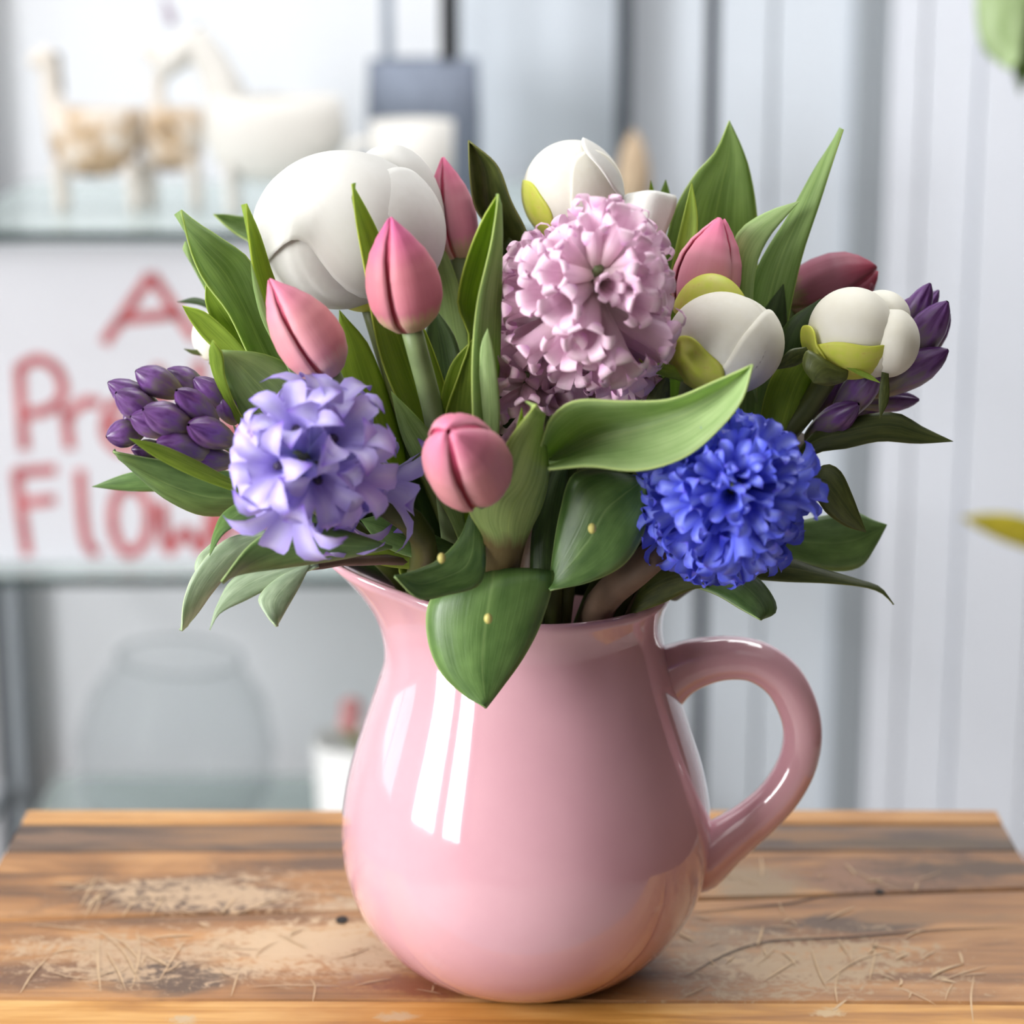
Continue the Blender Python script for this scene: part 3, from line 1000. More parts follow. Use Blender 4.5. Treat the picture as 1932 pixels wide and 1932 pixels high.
hp = [(1238, 1290), (1275, 1266), (1325, 1248), (1380, 1241), (1432, 1250), (1478, 1284), (1507, 1340), (1514, 1392), (1502, 1446), (1470, 1500), (1424, 1545), (1372, 1584), (1318, 1622), (1262, 1650)]
s = 0.000246
tube('handle', [at(x, yy, 0) for x, yy in hp], [x * s for x in (64, 50, 43, 40, 39, 38, 37, 37, 38, 39, 42, 49, 62, 50)], M['glaze'], jug, 60, 28)
ellipsoid('chipped_tip', (-0.0924, -0.001, 0.2002), (0.0016, 0.0026, 0.0018), M['chip'], jug, None, 10, 8)


# ------------------------------------------------------------------ bouquet
def in_jug(px):
    a = max(-1, min(1, (px - 1000) / 420))
    return a


_k = [0]


def stem_path(head, neck=None, mid=None):
    """points from a flower head down through the neck of the jug to its floor"""
    _k[0] += 1
    h = Vector(head)
    if neck is None:
        d = Vector((h.x, h.y * 1.4, 0))
        l = d.length
        d = d / max(l, 1e-6) * min(0.046, 0.016 + l * 0.24)
        neck = (d.x, d.y)
    nk = Vector((neck[0], neck[1], 0.182))
    j = _k[0] * 2.399
    bt = Vector((-neck[0] * 0.5 + 0.012 * math.cos(j), -neck[1] * 0.5 + 0.012 * math.sin(j), 0.014))
    m = mid if mid else nk.lerp(h, 0.5) + Vector((0, 0, 0.012 * (h - nk).length / 0.15))
    return [h, m, nk, bt]


def stem(root, head, r, mat='stem', neck=None, mid=None, n=26):
    pts = stem_path(head, neck, mid)
    return tube('stem', pts, [r, r * 1.05, r * 1.05, r], M[mat], root, n, 10)


def root_at(name, head, label, cat, group, neck=None):
    j = (_k[0] + 1) * 2.399
    return thing(name, (0.012 * math.cos(j), 0.012 * math.sin(j), 0.014), label, cat, group)


# ---- tulips
TP = [(0, 0.16), (0.05, 0.52), (0.15, 0.82), (0.3, 0.985), (0.42, 1.0), (0.56, 0.93), (0.7, 0.76), (0.83, 0.50), (0.93, 0.24), (1, 0.03)]


def prof_at(P, v):
    for (a, x), (b, y_) in zip(P, P[1:]):
        if v <= b:
            t = (v - a) / (b - a)
            t = t * t * (3 - 2 * t) * 0.35 + t * 0.65
            return x + (y_ - x) * t
    return P[-1][1]


def tulip_head(root, base, tip, Rm, mat, roll=0.0, seam=0.0, prof=TP, flare=0.0):
    ax = (tip - base)
    L = ax.length
    q = ax.to_track_quat('Z', 'Y')
    qr = Quaternion((0, 0, 1), roll)
    sm = cr([Vector((r, 0, v)) for v, r in prof], 40)
    n, m = 26, 15
    for layer in (1, 0):
        for kx in range(3):
            V, UV = [], []
            phi = kx * 2 * math.pi / 3 + (math.pi / 3 if layer else 0)
            hw = R(57.5) if layer == 0 else R(64)
            for i in range(n):
                v = i / (n - 1)
                r = prof_at(prof, v) * Rm * (1.0 if layer == 0 else 0.87)
                for j in range(m):
                    u = j / (m - 1) * 2 - 1
                    nar = hw * (1 - 0.35 * max(0, v - 0.55)) * (1 - 0.10 * max(0, 0.3 - v) / 0.3)
                    a = phi + u * nar
                    rr = r * (1 + (0.055 * u if layer == 0 else 0.03 * u)) - r * 0.05 * math.exp(-(u / 0.12) ** 2) * (0.4 + 0.6 * v) + flare * Rm * v * v * (1 - abs(u)) * 0.3
                    rr -= r * 0.07 * max(0, abs(u) - 0.7) / 0.3
                    z = L * v - L * 0.05 * abs(u) ** 2 * max(0, v - 0.3) - (0.03 * L if layer else 0) * v
                    V.append(base + q @ (qr @ Vector((rr * math.cos(a), rr * math.sin(a), z))))
                    UV.append((j / (m - 1), v))
            world_mesh('petal', V, grid_faces(n, m), M[mat if layer == 0 or mat == 'tulip_dusky' else 'tulip_inner'], root, UV, True, 0.0009)


def tulip(label, tip, base, Rm, mat, roll, neck=None, mid=None, stem_r=0.0044, prof=TP, flare=0.0):
    root = root_at('tulip', base, label, 'tulip', 'tulips in the bouquet')
    b, t = at(*base), at(*tip)
    tulip_head(root, b, t, Rm, mat, roll, 0, prof, flare)
    stem(root, b + (t - b).normalized() * 0.004, stem_r, 'stem', neck, mid)
    return root


S = 0.000243
tl1 = tulip('rose pink tulip in front of the biggest white peony', (737, 411, -0.085), (776, 624, -0.075), 62 * S, 'tulip_rose', -0.23, (-0.028, -0.03), at(822, 800, -0.065))
tl2 = tulip('pale pink tulip leaning over the lavender hyacinth', (509, 527, -0.075), (628, 710, -0.07), 56 * S, 'tulip_soft', 2.75, (-0.04, -0.02), at(668, 800, -0.06))
tl3 = tulip('slim bright pink tulip standing behind the biggest white peony', (836, 297, 0.03), (868, 492, 0.03), 42 * S, 'tulip_bright', 0.7, (-0.012, 0.02), at(880, 640, 0.02))
tl4 = tulip('pink tulip bud behind the lime sepal of a cream peony', (1360, 412, 0.0), (1316, 606, -0.005), 60 * S, 'tulip_bright', 2.3, (0.02, 0.015), at(1280, 800, 0.0),
            prof=[(0, 0.16), (0.05, 0.55), (0.15, 0.86), (0.3, 1.0), (0.45, 1.0), (0.6, 0.92), (0.75, 0.72), (0.87, 0.46), (0.95, 0.26), (1, 0.10)])
tl5 = tulip('plump pink tulip tipped forward above the jug rim', (846, 812, -0.150), (905, 918, -0.108), 68 * S, 'tulip_soft', 1.75, (-0.006, -0.045), at(930, 1000, -0.075), 0.005,
            prof=[(0, 0.16), (0.05, 0.55), (0.15, 0.86), (0.32, 1.0), (0.5, 1.0), (0.66, 0.92), (0.8, 0.74), (0.9, 0.5), (0.96, 0.28), (1, 0.08)])
tl6 = tulip('dusky red tulip tilted sideways behind the purple buds', (1654, 506, 0.035), (1486, 572, 0.04), 62 * S, 'tulip_dusky', 0.2, (0.04, 0.02), at(1400, 760, 0.03),
            prof=[(0, 0.16), (0.06, 0.6), (0.2, 0.92), (0.4, 1.0), (0.6, 0.98), (0.75, 0.86), (0.87, 0.62), (0.95, 0.36), (1, 0.10)])
ellipsoid('pistil', at(1640, 541, 0.03), (0.002, 0.002, 0.0024), M['tulip_dusky'], tl6, None, 10, 8)

# tulip leaves (rails run from the base to the tip)
leaf(tl2, 'tulip_leaf', [(560, 800), (480, 690), (430, 590), (385, 530), (362, 480), (352, 440), (342, 396)], [(620, 800), (540, 660), (500, 560), (472, 490), (415, 447), (372, 420), (342, 396)], (-0.03, -0.05), (-0.02, -0.03), cup=-0.16)
leaf(tl2, 'tulip_leaf_backlit', [(600, 800), (530, 660), (488, 560), (472, 460), (465, 384)], [(660, 800), (575, 640), (520, 530), (490, 440), (465, 384)], (-0.045, -0.055), (-0.03, -0.045), cup=-0.2)
leaf(tl2, 'tulip_leaf_pale', [(590, 800), (540, 690), (497, 610), (479, 545), (473, 492)], [(600, 790), (552, 682), (513, 610), (492, 550), (473, 492)], (-0.05, -0.058), (-0.048, -0.058), cup=0.1)
leaf(tl2, 'tulip_leaf', [(520, 480), (455, 447), (425, 425), (403, 404)], [(520, 412), (455, 408), (425, 404), (403, 404)], (0.06, 0.06), (0.07, 0.06), cup=-0.2)
leaf(tl2, 'tulip_leaf_backlit', [(560, 800), (445, 670), (408, 620), (388, 575), (388, 537)], [(570, 780), (500, 660), (455, 600), (412, 555), (388, 537)], (-0.02, -0.02), (-0.02, -0.02), cup=-0.1)
leaf(tl2, 'tulip_leaf_backlit', [(540, 790), (440, 690), (385, 640), (358, 604), (344, 577)], [(560, 770), (470, 670), (430, 625), (385, 588), (344, 577)], (-0.025, -0.025), (-0.025, -0.025), cup=-0.1)
leaf(tl2, 'dark_leaf', [(450, 620), (385, 578), (335, 569)], [(450, 600), (375, 562), (335, 569)], (0.04, 0.05), (0.04, 0.05))
leaf(tl2, 'tulip_leaf', [(356, 480), (346, 470), (350, 455)], [(420, 600), (372, 500), (350, 455)], (0.03, 0.03), (0.03, 0.03))
leaf(tl2, 'tulip_leaf', [(640, 960), (500, 850), (440, 772), (422, 715), (418, 661)], [(700, 920), (625, 770), (575, 706), (500, 668), (418, 661)], (-0.04, -0.06), (-0.03, -0.055), cup=0.12)
leaf(tl2, 'tulip_leaf_backlit', [(470, 830), (430, 765), (402, 705), (395, 664), (402, 642)], [(480, 820), (445, 765), (425, 710), (420, 668), (402, 642)], (-0.055, -0.06), (-0.058, -0.062), cup=0.1)
leaf(tl1, 'tulip_leaf_backlit', [(880, 1040), (845, 950), (800, 850), (752, 760), (720, 680), (702, 600), (690, 520), (674, 430), (664, 347)], [(930, 1040), (900, 930), (870, 850), (850, 760), (810, 640), (760, 540), (728, 470), (700, 410), (664, 347)], (-0.05, -0.07), (-0.03, -0.06), cup=-0.14, n=30)
leaf(tl1, 'tulip_leaf', [(870, 1030), (838, 960), (790, 890), (757, 820), (738, 738)], [(880, 1020), (868, 930), (838, 850), (795, 795), (738, 738)], (-0.065, -0.07), (-0.062, -0.07), cup=0.1)
fold = [(900, 960), (892, 800), (890, 700), (894, 620), (902, 560), (914, 510), (926, 460), (936, 400), (940, 366)]
leaf(tl1, 'tulip_leaf_backlit', [(860, 960), (838, 800), (868, 700), (886, 640), (866, 585), (864, 560), (880, 490), (910, 415), (940, 366)], fold, (-0.065, -0.08), (-0.05, -0.078), cup=-0.08, n=30)
leaf(tl1, 'tulip_leaf', fold, [(950, 960), (938, 800), (942, 690), (945, 590), (946, 520), (946, 460), (945, 420), (943, 390), (940, 366)], (-0.082, -0.082), (-0.055, -0.076), cup=0.14, n=30)
leaf(tl1, 'tulip_leaf_pale', [(905, 900), (903, 790), (905, 700), (908, 650), (920, 619)], [(935, 900), (943, 780), (938, 710), (930, 655), (920, 619)], (-0.075, -0.085), (-0.075, -0.085), cup=0.1)
leaf(tl1, 'tulip_leaf_backlit', [(830, 900), (828, 780), (850, 690), (892, 640)], [(890, 900), (895, 800), (898, 720), (892, 640)], (-0.065, -0.07), (-0.06, -0.07), cup=-0.1)
leaf(tl3, 'tulip_leaf', [(870, 800), (836, 640), (820, 540), (810, 480), (826, 452)], [(920, 800), (885, 640), (868, 550), (848, 490), (826, 452)], (0.01, 0.02), (0.01, 0.02), cup=0.1)
leaf(tl3, 'dark_leaf', [(840, 900), (810, 760), (800, 640), (820, 580)], [(900, 900), (880, 740), (860, 640), (820, 580)], (-0.03, -0.02), (-0.03, -0.02), cup=-0.1)
leaf(tl4, 'tulip_leaf', [(1240, 800), (1255, 600), (1254, 480), (1272, 398), (1312, 328), (1350, 285), (1376, 227)], [(1420, 800), (1425, 600), (1430, 480), (1428, 400), (1414, 318), (1396, 268), (1376, 227)], (0.03, 0.05), (0.05, 0.05),
     [(1330, 800), (1340, 600), (1350, 480), (1358, 400), (1366, 320), (1372, 270), (1376, 227)], (0.045, 0.05), cup=0.0, n=28)
leaf(tl4, 'tulip_leaf_backlit', [(1250, 700), (1255, 600), (1268, 500), (1286, 420), (1305, 344)], [(1290, 700), (1302, 580), (1312, 480), (1316, 410), (1305, 344)], (0.015, 0.02), (0.01, 0.02), cup=-0.15)
leaf(tl4, 'tulip_leaf_pale', [(1390, 760), (1382, 600), (1380, 470), (1400, 430), (1452, 398), (1508, 380)], [(1430, 760), (1420, 600), (1428, 500), (1450, 450), (1480, 412), (1508, 380)], (0.01, 0.01), (0.0, 0.01), cup=0.12)
leaf(tl6, 'tulip_leaf', [(1380, 900), (1390, 720), (1402, 590), (1432, 498), (1492, 400), (1545, 306), (1591, 244)], [(1450, 900), (1470, 720), (1492, 580), (1515, 480), (1545, 390), (1570, 310), (1591, 244)], (0.0, 0.03), (0.0, 0.02), cup=0.16, n=28)
leaf(tl5, 'tulip_leaf_sheath', [(908, 1130), (910, 1060), (912, 1015), (884, 962), (888, 918), (926, 890), (958, 832), (984, 796), (1012, 763)], [(975, 1130), (982, 1060), (996, 1010), (1020, 960), (1033, 910), (1034, 870), (1028, 830), (1020, 800), (1012, 763)],
     (-0.085, -0.12), (-0.08, -0.10), cup=0.22, n=32)
leaf(tl5, 'tulip_leaf_backlit', [(960, 860), (972, 815), (984, 769)], [(1000, 850), (990, 805), (984, 769)], (-0.095, -0.1), (-0.095, -0.1), cup=0.15)
leaf(tl5, 'tulip_leaf_pale', [(1035, 886), (1110, 880), (1205, 888), (1290, 864), (1352, 815), (1400, 755), (1420, 688)], [(1020, 842), (1040, 788), (1085, 756), (1180, 757), (1265, 753), (1350, 719), (1420, 688)],
     (-0.122, -0.118), (-0.105, -0.115), [(1030, 872), (1080, 848), (1140, 822), (1225, 795), (1305, 766), (1370, 730), (1420, 688)], (-0.075, -0.112), cup=0.0, n=30)
leaf(tl5, 'dark_leaf', [(1000, 1110), (1005, 1000), (1035, 900), (1075, 850)], [(1060, 1100), (1062, 1000), (1068, 920), (1075, 850)], (-0.06, -0.05), (-0.06, -0.05), cup=0.2)
# filler foliage inside the bouquet, mostly dark green standing in for its shade
for (r_, m_, A, B, y0) in (
        (tl2, 'dark_leaf', [(760, 1120), (640, 960), (590, 780), (600, 640)], [(830, 1120), (760, 960), (700, 780), (600, 640)], 0.0),
        (tl2, 'tulip_leaf_backlit', [(760, 1100), (700, 900), (640, 700), (640, 585)], [(800, 1100), (770, 880), (700, 660), (640, 585)], -0.02),
        (tl1, 'dark_leaf', [(800, 1120), (720, 940), (700, 800), (720, 700)], [(880, 1120), (850, 960), (810, 800), (720, 700)], -0.01),
        (tl3, 'dark_leaf', [(880, 1120), (860, 900), (880, 700), (940, 560)], [(980, 1120), (1000, 900), (980, 700), (940, 560)], 0.0),
        (tl3, 'dark_leaf', [(980, 1100), (960, 900), (1000, 740), (1060, 620)], [(1080, 1100), (1100, 900), (1100, 760), (1060, 620)], 0.02),
        (tl4, 'dark_leaf', [(1060, 1120), (1100, 900), (1160, 760), (1220, 640)], [(1180, 1120), (1220, 920), (1260, 760), (1220, 640)], 0.01),
        (tl4, 'dark_leaf', [(1140, 1120), (1200, 920), (1300, 800), (1380, 720)], [(1240, 1120), (1330, 980), (1400, 860), (1380, 720)], -0.01),
        (tl6, 'dark_leaf', [(1200, 1130), (1280, 960), (1380, 840), (1450, 700)], [(1260, 1120), (1380, 980), (1460, 860), (1450, 700)], 0.0),
        (tl6, 'dark_leaf', [(1240, 1120), (1340, 980), (1440, 900), (1540, 800)], [(1280, 1130), (1420, 1030), (1520, 920), (1540, 800)], -0.01),
        (tl2, 'dark_leaf', [(800, 1110), (640, 1000), (520, 900), (440, 800)], [(800, 1130), (640, 1060), (500, 980), (440, 800)], -0.02)):
    leaf(r_, m_, A, B, (y0, y0 + 0.01), (y0 + 0.02, y0 + 0.01), cup=0.1)


# ---- peonies
def cap(name, root, c, rad, d, alpha, mat, lift=0.05, wob=0.06, seed=0, asp=1.0, rs=1.0, thick=0.0008, roll=0.0, dent=0.0, notch=None):
    """petal: a patch of the ellipsoid (centre c, radii right/depth/up) round direction d"""
    rg = random.Random(seed)
    d = Vector(d).normalized()
    e1 = d.cross(Vector((0, 0, 1)))
    if e1.length < 1e-3:
        e1 = Vector((1, 0, 0))
    e1.normalize()
    e2 = e1.cross(d)
    e1, e2 = e1 * math.cos(roll) + e2 * math.sin(roll), e2 * math.cos(roll) - e1 * math.sin(roll)
    ph = [rg.random() * 6.28 for _ in range(4)]
    n, m = 12, 56
    V, UV = [Vector(c) + Vector((d.x * rad[0], d.y * rad[1], d.z * rad[2])) * rs], [(0.5, 0.5)]
    for i in range(1, n):
        rho = i / (n - 1)
        for j in range(m):
            th = 2 * math.pi * j / m
            al = R(alpha) * (1 + wob * (math.sin(2 * th + ph[0]) + 0.6 * math.sin(3 * th + ph[1]) + 0.35 * math.sin(5 * th + ph[2])))
            if notch:
                dt = math.atan2(math.sin(th - notch[0]), math.cos(th - notch[0]))
                al *= 1 - notch[2] * math.exp(-abs(dt / notch[1]) ** 2.6)
            x, z = math.cos(th) * asp, math.sin(th)
            ln = math.hypot(x, z)
            ang = al * rho * ln
            w = (e1 * x + e2 * z) / ln
            p = d * math.cos(ang) + w * math.sin(ang)
            k_ = rs * (1 + lift * rho ** 3 - dent * math.exp(-((th - math.pi / 2) / 0.25) ** 2) * rho ** 2)
            V.append(Vector(c) + Vector((p.x * rad[0], p.y * rad[1], p.z * rad[2])) * k_)
            UV.append((0.5 + 0.5 * rho * math.cos(th), 0.5 - 0.5 * rho * math.sin(th)))
    fs = [(0, 1 + (j + 1) % m, 1 + j) for j in range(m)] + [tuple(q + 1 for q in f_) for f_ in grid_faces(n - 1, m, True)]
    return world_mesh(name, V, fs, M[mat], root, UV, True, thick)


def peony(label, cpx, rpx, neck=None, mid=None, mat='peony_white', stem_mat='stem_dark', stem_from=None, r=0.0036):
    c = at(*cpx)
    root = root_at('peony', c, label, 'peony', 'white peonies in the bouquet')
    rad = (rpx[0] * S, rpx[0] * S, rpx[1] * S)
    sf = at(*stem_from) if stem_from else c - Vector((0, 0, rad[2] * 0.9))
    stem(root, sf, r, stem_mat, neck, mid)
    return root, c, rad


# the big open one
pr, c, rad = peony('biggest white peony, round and half open, behind the rose pink tulip', (652, 440, 0.0), (150, 132), (-0.025, 0.0), at(760, 780, -0.005), stem_from=(690, 560, 0.0))
c = at(655, 436, 0.0)
rad = (166 * S, 150 * S, 138 * S)
cap('petal', pr, c, rad, (0, -1, 0), 180, 'peony_white', 0, 0, 1, rs=0.93)
cap('petal', pr, at(738, 424, 0.022), (98 * S, 110 * S, 145 * S), (0.25, 0.1, 0.6), 120, 'peony_white', 0.02, 0.03, 2)
cap('petal', pr, at(648, 438, -0.002), (162 * S, 150 * S, 144 * S), (-0.1, -0.55, 0.6), 104, 'peony_white', 0.02, 0.02, 4, rs=1.0, notch=(5.02, 0.52, 0.54))
cap('petal', pr, at(690, 440, 0.0), (140 * S, 140 * S, 128 * S), (0.9, -0.5, 0.12), 58, 'peony_white', 0.03, 0.03, 3, rs=1.02)
cap('petal', pr, at(640, 440, 0.0), (162 * S, 146 * S, 140 * S), (-0.2, -0.7, -0.6), 60, 'peony_white', 0.0, 0.03, 6, rs=0.965)
cap('sepal', pr, at(686, 520, 0.0), (66 * S, 66 * S, 64 * S), (0.3, -0.5, -0.8), 58, 'sepal_lime', 0.02, 0.05, 7)
# rounded bud behind the pink hyacinth
pr, c, rad = peony('tight white peony bud rising behind the pink hyacinth', (1080, 362, 0.03), (92, 95), (0.0, 0.03), at(1060, 700, 0.03))
cap('petal', pr, c, rad, (0, -1, 0), 180, 'peony_cream', 0, 0, 11, rs=0.95)
cap('petal', pr, c, rad, (-0.3, -0.5, 0.7), 88, 'peony_cream', 0.02, 0.05, 12, rs=0.98)
cap('petal', pr, c, rad, (0.55, -0.7, 0.1), 52, 'peony_cream', 0.03, 0.06, 13, rs=0.99, asp=0.8)
cap('petal', pr, c, rad, (0.85, 0.0, 0.6), 46, 'peony_white', 0.05, 0.06, 14, rs=1.0)
cap('sepal', pr, c, rad, (-0.95, -0.4, -0.42), 38, 'sepal_lime', 0.0, 0.08, 15, rs=1.01)
# petal cup peeking beside the hyacinth
pr, c, rad = peony('white peony showing one cupped petal beside the pink hyacinth', (1212, 440, 0.025), (62, 78), (0.01, 0.03), at(1180, 700, 0.02))
loft('petal', [rail([(1200, 520), (1182, 440), (1168, 395), (1176, 372), (1186, 366)], 0.02, 0.025), rail([(1215, 520), (1212, 440), (1218, 395), (1226, 366), (1230, 360)], 0.008, 0.016), rail([(1232, 520), (1256, 440), (1272, 400), (1277, 378), (1274, 369)], 0.015, 0.02)], M['peony_white'], pr, 18, 13, 0.0)
loft('petal', [rail([(1200, 520), (1176, 440), (1164, 400), (1172, 380), (1184, 374)], 0.03, 0.035), rail([(1215, 520), (1212, 440), (1216, 400), (1224, 380), (1230, 372)], 0.045, 0.05), rail([(1232, 520), (1256, 440), (1268, 405), (1270, 386), (1268, 378)], 0.03, 0.03)], M['peony_white'], pr, 18, 13, 0.0)
cap('petal', pr, at(1216, 450, 0.022), (40 * S, 40 * S, 52 * S), (0, 0, -1), 150, 'peony_white', 0, 0.0, 21, rs=0.86)
# cream bud with lime sepal hood
pr, c, rad = peony('cream peony bud with a raised lime sepal behind it', (1368, 648, -0.045), (103, 92), (0.028, -0.02), at(1310, 880, -0.03), 'peony_cream')
rad = (103 * S, 103 * S, 90 * S)
cap('petal', pr, c, rad, (0, -1, 0), 180, 'peony_cream', 0, 0, 31, rs=0.94)
cap('petal', pr, c, rad, (-0.38, -0.75, 0.42), 66, 'peony_cream', 0.012, 0.04, 32, rs=0.975)
cap('petal', pr, c, rad, (0.85, -0.5, -0.45), 66, 'peony_cream', 0.012, 0.05, 33, rs=0.985)
cap('petal', pr, c, rad, (0.2, -0.5, -0.9), 55, 'peony_cream', 0.01, 0.05, 36, rs=0.97)
cap('sepal', pr, c, rad, (-0.80, -0.66, -0.55), 40, 'sepal_lime', 0.0, 0.10, 34, rs=1.01)
cap('sepal', pr, at(1340, 602, -0.02), (64 * S, 50 * S, 80 * S), (-0.1, -0.15, 0.9), 66, 'sepal_lime', 0.05, 0.06, 35)
leaf(pr, 'tulip_leaf_backlit', [(1290, 720), (1240, 705), (1215, 690), (1206, 677)], [(1270, 690), (1245, 685), (1225, 688), (1206, 677)], (-0.06, -0.065), (-0.06, -0.065), name='bract')
leaf(pr, 'peony_leaf', [(1215, 800), (1214, 770), (1230, 735), (1262, 705)], [(1258, 800), (1262, 770), (1264, 740), (1262, 705)], (-0.05, -0.055), (-0.05, -0.055), name='bract')
# cream bud at the outer side
pr, c, rad = peony('cream peony bud next to the purple hyacinth buds', (1636, 632, -0.03), (95, 80), (0.044, -0.012), at(1500, 800, -0.02), 'peony_cream', stem_from=(1580, 680, -0.03), r=0.0048)
rad = (94 * S, 94 * S, 78 * S)
cap('petal', pr, at(1608, 624, -0.034), (76 * S, 78 * S, 75 * S), (0, -1, 0), 180, 'peony_cream', 0, 0, 41)
cap('petal', pr, at(1674, 644, -0.034), (55 * S, 72 * S, 62 * S), (0, -1, 0), 180, 'peony_cream', 0, 0, 43)
cap('petal', pr, at(1664, 596, -0.026), (48 * S, 60 * S, 44 * S), (0, -1, 0), 180, 'peony_cream', 0, 0, 44)
cap('petal', pr, at(1640, 650, -0.032), (70 * S, 76 * S, 57 * S), (0, -1, 0), 180, 'peony_cream', 0, 0, 47)
c = at(1606, 634, -0.034)
rad = (78 * S, 82 * S, 72 * S)
cap('sepal', pr, c, rad, (-0.25, -0.72, -0.72), 46, 'sepal_lime', 0.0, 0.10, 45, rs=1.04, asp=1.45)
cap('sepal', pr, c, rad, (-0.95, -0.3, -0.28), 30, 'sepal_lime', 0.08, 0.1, 46, rs=1.04)
leaf(pr, 'peony_leaf', [(1590, 700), (1545, 672), (1522, 662), (1515, 690), (1535, 722)], [(1600, 700), (1596, 716), (1580, 724), (1560, 727), (1535, 722)], (-0.05, -0.055), (-0.05, -0.055), name='bract', cup=0.2)
leaf(pr, 'peony_leaf', [(1530, 672), (1500, 690), (1462, 697)], [(1520, 655), (1488, 662), (1462, 697)], (-0.045, -0.05), (-0.045, -0.05), name='bract')
leaf(pr, 'tulip_leaf_backlit', [(1590, 690), (1630, 712), (1660, 722)], [(1600, 692), (1640, 706), (1660, 722)], (-0.05, -0.055), (-0.05, -0.055), name='bract')
leaf(pr, 'peony_leaf', [(1664, 700), (1658, 750), (1660, 789)], [(1676, 704), (1676, 755), (1660, 789)], (-0.045, -0.05), (-0.045, -0.05), name='bract')
leaf(pr, 'peony_leaf', [(1440, 990), (1530, 862), (1600, 846), (1660, 833), (1730, 837), (1798, 833)], [(1440, 960), (1530, 822), (1600, 790), (1690, 779), (1742, 806), (1798, 833)], (-0.03, -0.03), (-0.02, -0.03), cup=0.1)
leaf(pr, 'peony_leaf', [(1480, 970), (1535, 940), (1560, 968), (1595, 992), (1634, 1004)], [(1470, 930), (1530, 892), (1562, 876), (1585, 888), (1604, 925), (1634, 1004)], (-0.045, -0.05), (-0.04, -0.05), cup=0.12)
for (A, B, y0, m_) in (([(1450, 800), (1432, 660), (1440, 590), (1478, 536)], [(1490, 800), (1482, 680), (1484, 600), (1478, 536)], 0.005, 'dark_leaf'),
                       ([(1450, 830), (1458, 690), (1484, 610), (1548, 564)], [(1500, 820), (1530, 690), (1552, 620), (1548, 564)], -0.01, 'dark_leaf'),
                       ([(1430, 860), (1440, 760), (1470, 690), (1540, 640)], [(1490, 860), (1530, 760), (1550, 690), (1540, 640)], -0.02, 'tulip_leaf_backlit')):
    leaf(pr, m_, A, B, (y0, y0), (y0, y0), cup=0.2)
# half hidden bud behind the tulip leaves, and the dark leaf by the slim tulip
pr, c, rad = peony('small cream peony bud half hidden behind tulip leaves above the purple hyacinth', (402, 634, 0.035), (38, 46), (-0.035, 0.02), at(640, 860, 0.02), 'peony_cream')
cap('petal', pr, c, rad, (0, -1, 0), 180, 'peony_cream', 0, 0, 51, rs=0.95)
cap('petal', pr, c, rad, (-0.7, -0.5, 0.1), 70, 'peony_cream', 0.02, 0.05, 52)
leaf(pr, 'peony_leaf', [(400, 672), (365, 668), (347, 658)], [(400, 658), (368, 660), (347, 658)], (0.03, 0.03), (0.03, 0.03), name='bract')
dl = root_at('peony_leaf_stalk', (0, 0, 0), 'dark folded peony leaf standing beside the slim bright pink tulip', 'leaf', 'loose greenery in the bouquet')
stem(dl, at(965, 470, 0.02), 0.0022, 'stem_dark', (-0.005, 0.02))
leaf(dl, 'peony_leaf', [(955, 500), (920, 430), (896, 390), (886, 330), (884, 265)], [(1010, 500), (995, 440), (965, 380), (938, 312), (884, 265)], (0.02, 0.02), (0.02, 0.02), [(975, 500), (935, 430), (916, 375), (914, 315), (884, 265)], (0.035, 0.022), cup=0.0)
leaf(dl, 'peony_leaf', [(1000, 520), (960, 500), (935, 492)], [(1000, 460), (965, 445), (935, 492)], (0.03, 0.03), (0.03, 0.03))
leaf(dl, 'tulip_leaf_backlit', [(1222, 400), (1224, 370), (1228, 340)], [(1238, 400), (1236, 370), (1228, 340)], (0.05, 0.05), (0.05, 0.05))
leaf(dl, 'tulip_leaf', [(1236, 420), (1244, 370), (1256, 339)], [(1262, 420), (1264, 370), (1256, 339)], (0.05, 0.05), (0.05, 0.05))


# ---- hyacinths
def floret_mesh(name, P, W, seed, jit=0.18, cupv=0.0):
    """six-lobed floret: P = (v, r, z) profile, W = (v, half width) of a lobe; local +Z points outward"""
    rg = random.Random(seed)
    V, Fs, UV = [], [], []
    n, m = 11, 5
    for kx in range(6):
        phi = kx * math.pi / 3
        up = 1 + rg.gauss(0, jit)
        tw = rg.gauss(0, 0.10)
        sh = 0.0006 if kx % 2 else 0.0
        b0 = len(V)
        for i in range(n):
            v = i / (n - 1)
            r = interp(P, v, 1)
            z = interp(P, v, 2)
            w = interp(W, v, 1)
            ex = max(0, v - 0.45) / 0.55
            r2 = r * (1 + (up - 1) * ex * 0.8)
            z2 = z + (1 - up) * 0.006 * ex
            a = phi + tw * ex
            ca, sa = math.cos(a), math.sin(a)
            for j in range(m):
                u = j / (m - 1) * 2 - 1
                if v < 0.42:
                    aa = a + u * R(31)
                    x, y_ = r2 * math.cos(aa), r2 * math.sin(aa)
                    zz = z2
                else:
                    cd_ = r2 - (1 - math.cos(R(31) * u)) * r2 * (1 - ex)
                    x, y_ = ca * cd_ - sa * w * u, sa * cd_ + ca * w * u
                    zz = z2 + cupv * abs(u) ** 2 * math.sin(math.pi * min(1, ex)) + sh
                V.append((x, y_, zz))
                UV.append(((u + 1) / 2, v))
        for i in range(n - 1):
            for j in range(m - 1):
                a_ = b0 + i * m + j
                Fs.append((a_, a_ + 1, a_ + 1 + m, a_ + m))
    return mesh(name, V, Fs, UV)


def interp(P, v, k_):
    for a, b in zip(P, P[1:]):
        if v <= b[0]:
            t = (v - a[0]) / (b[0] - a[0])
            return a[k_] + (b[k_] - a[k_]) * t
    return P[-1][k_]


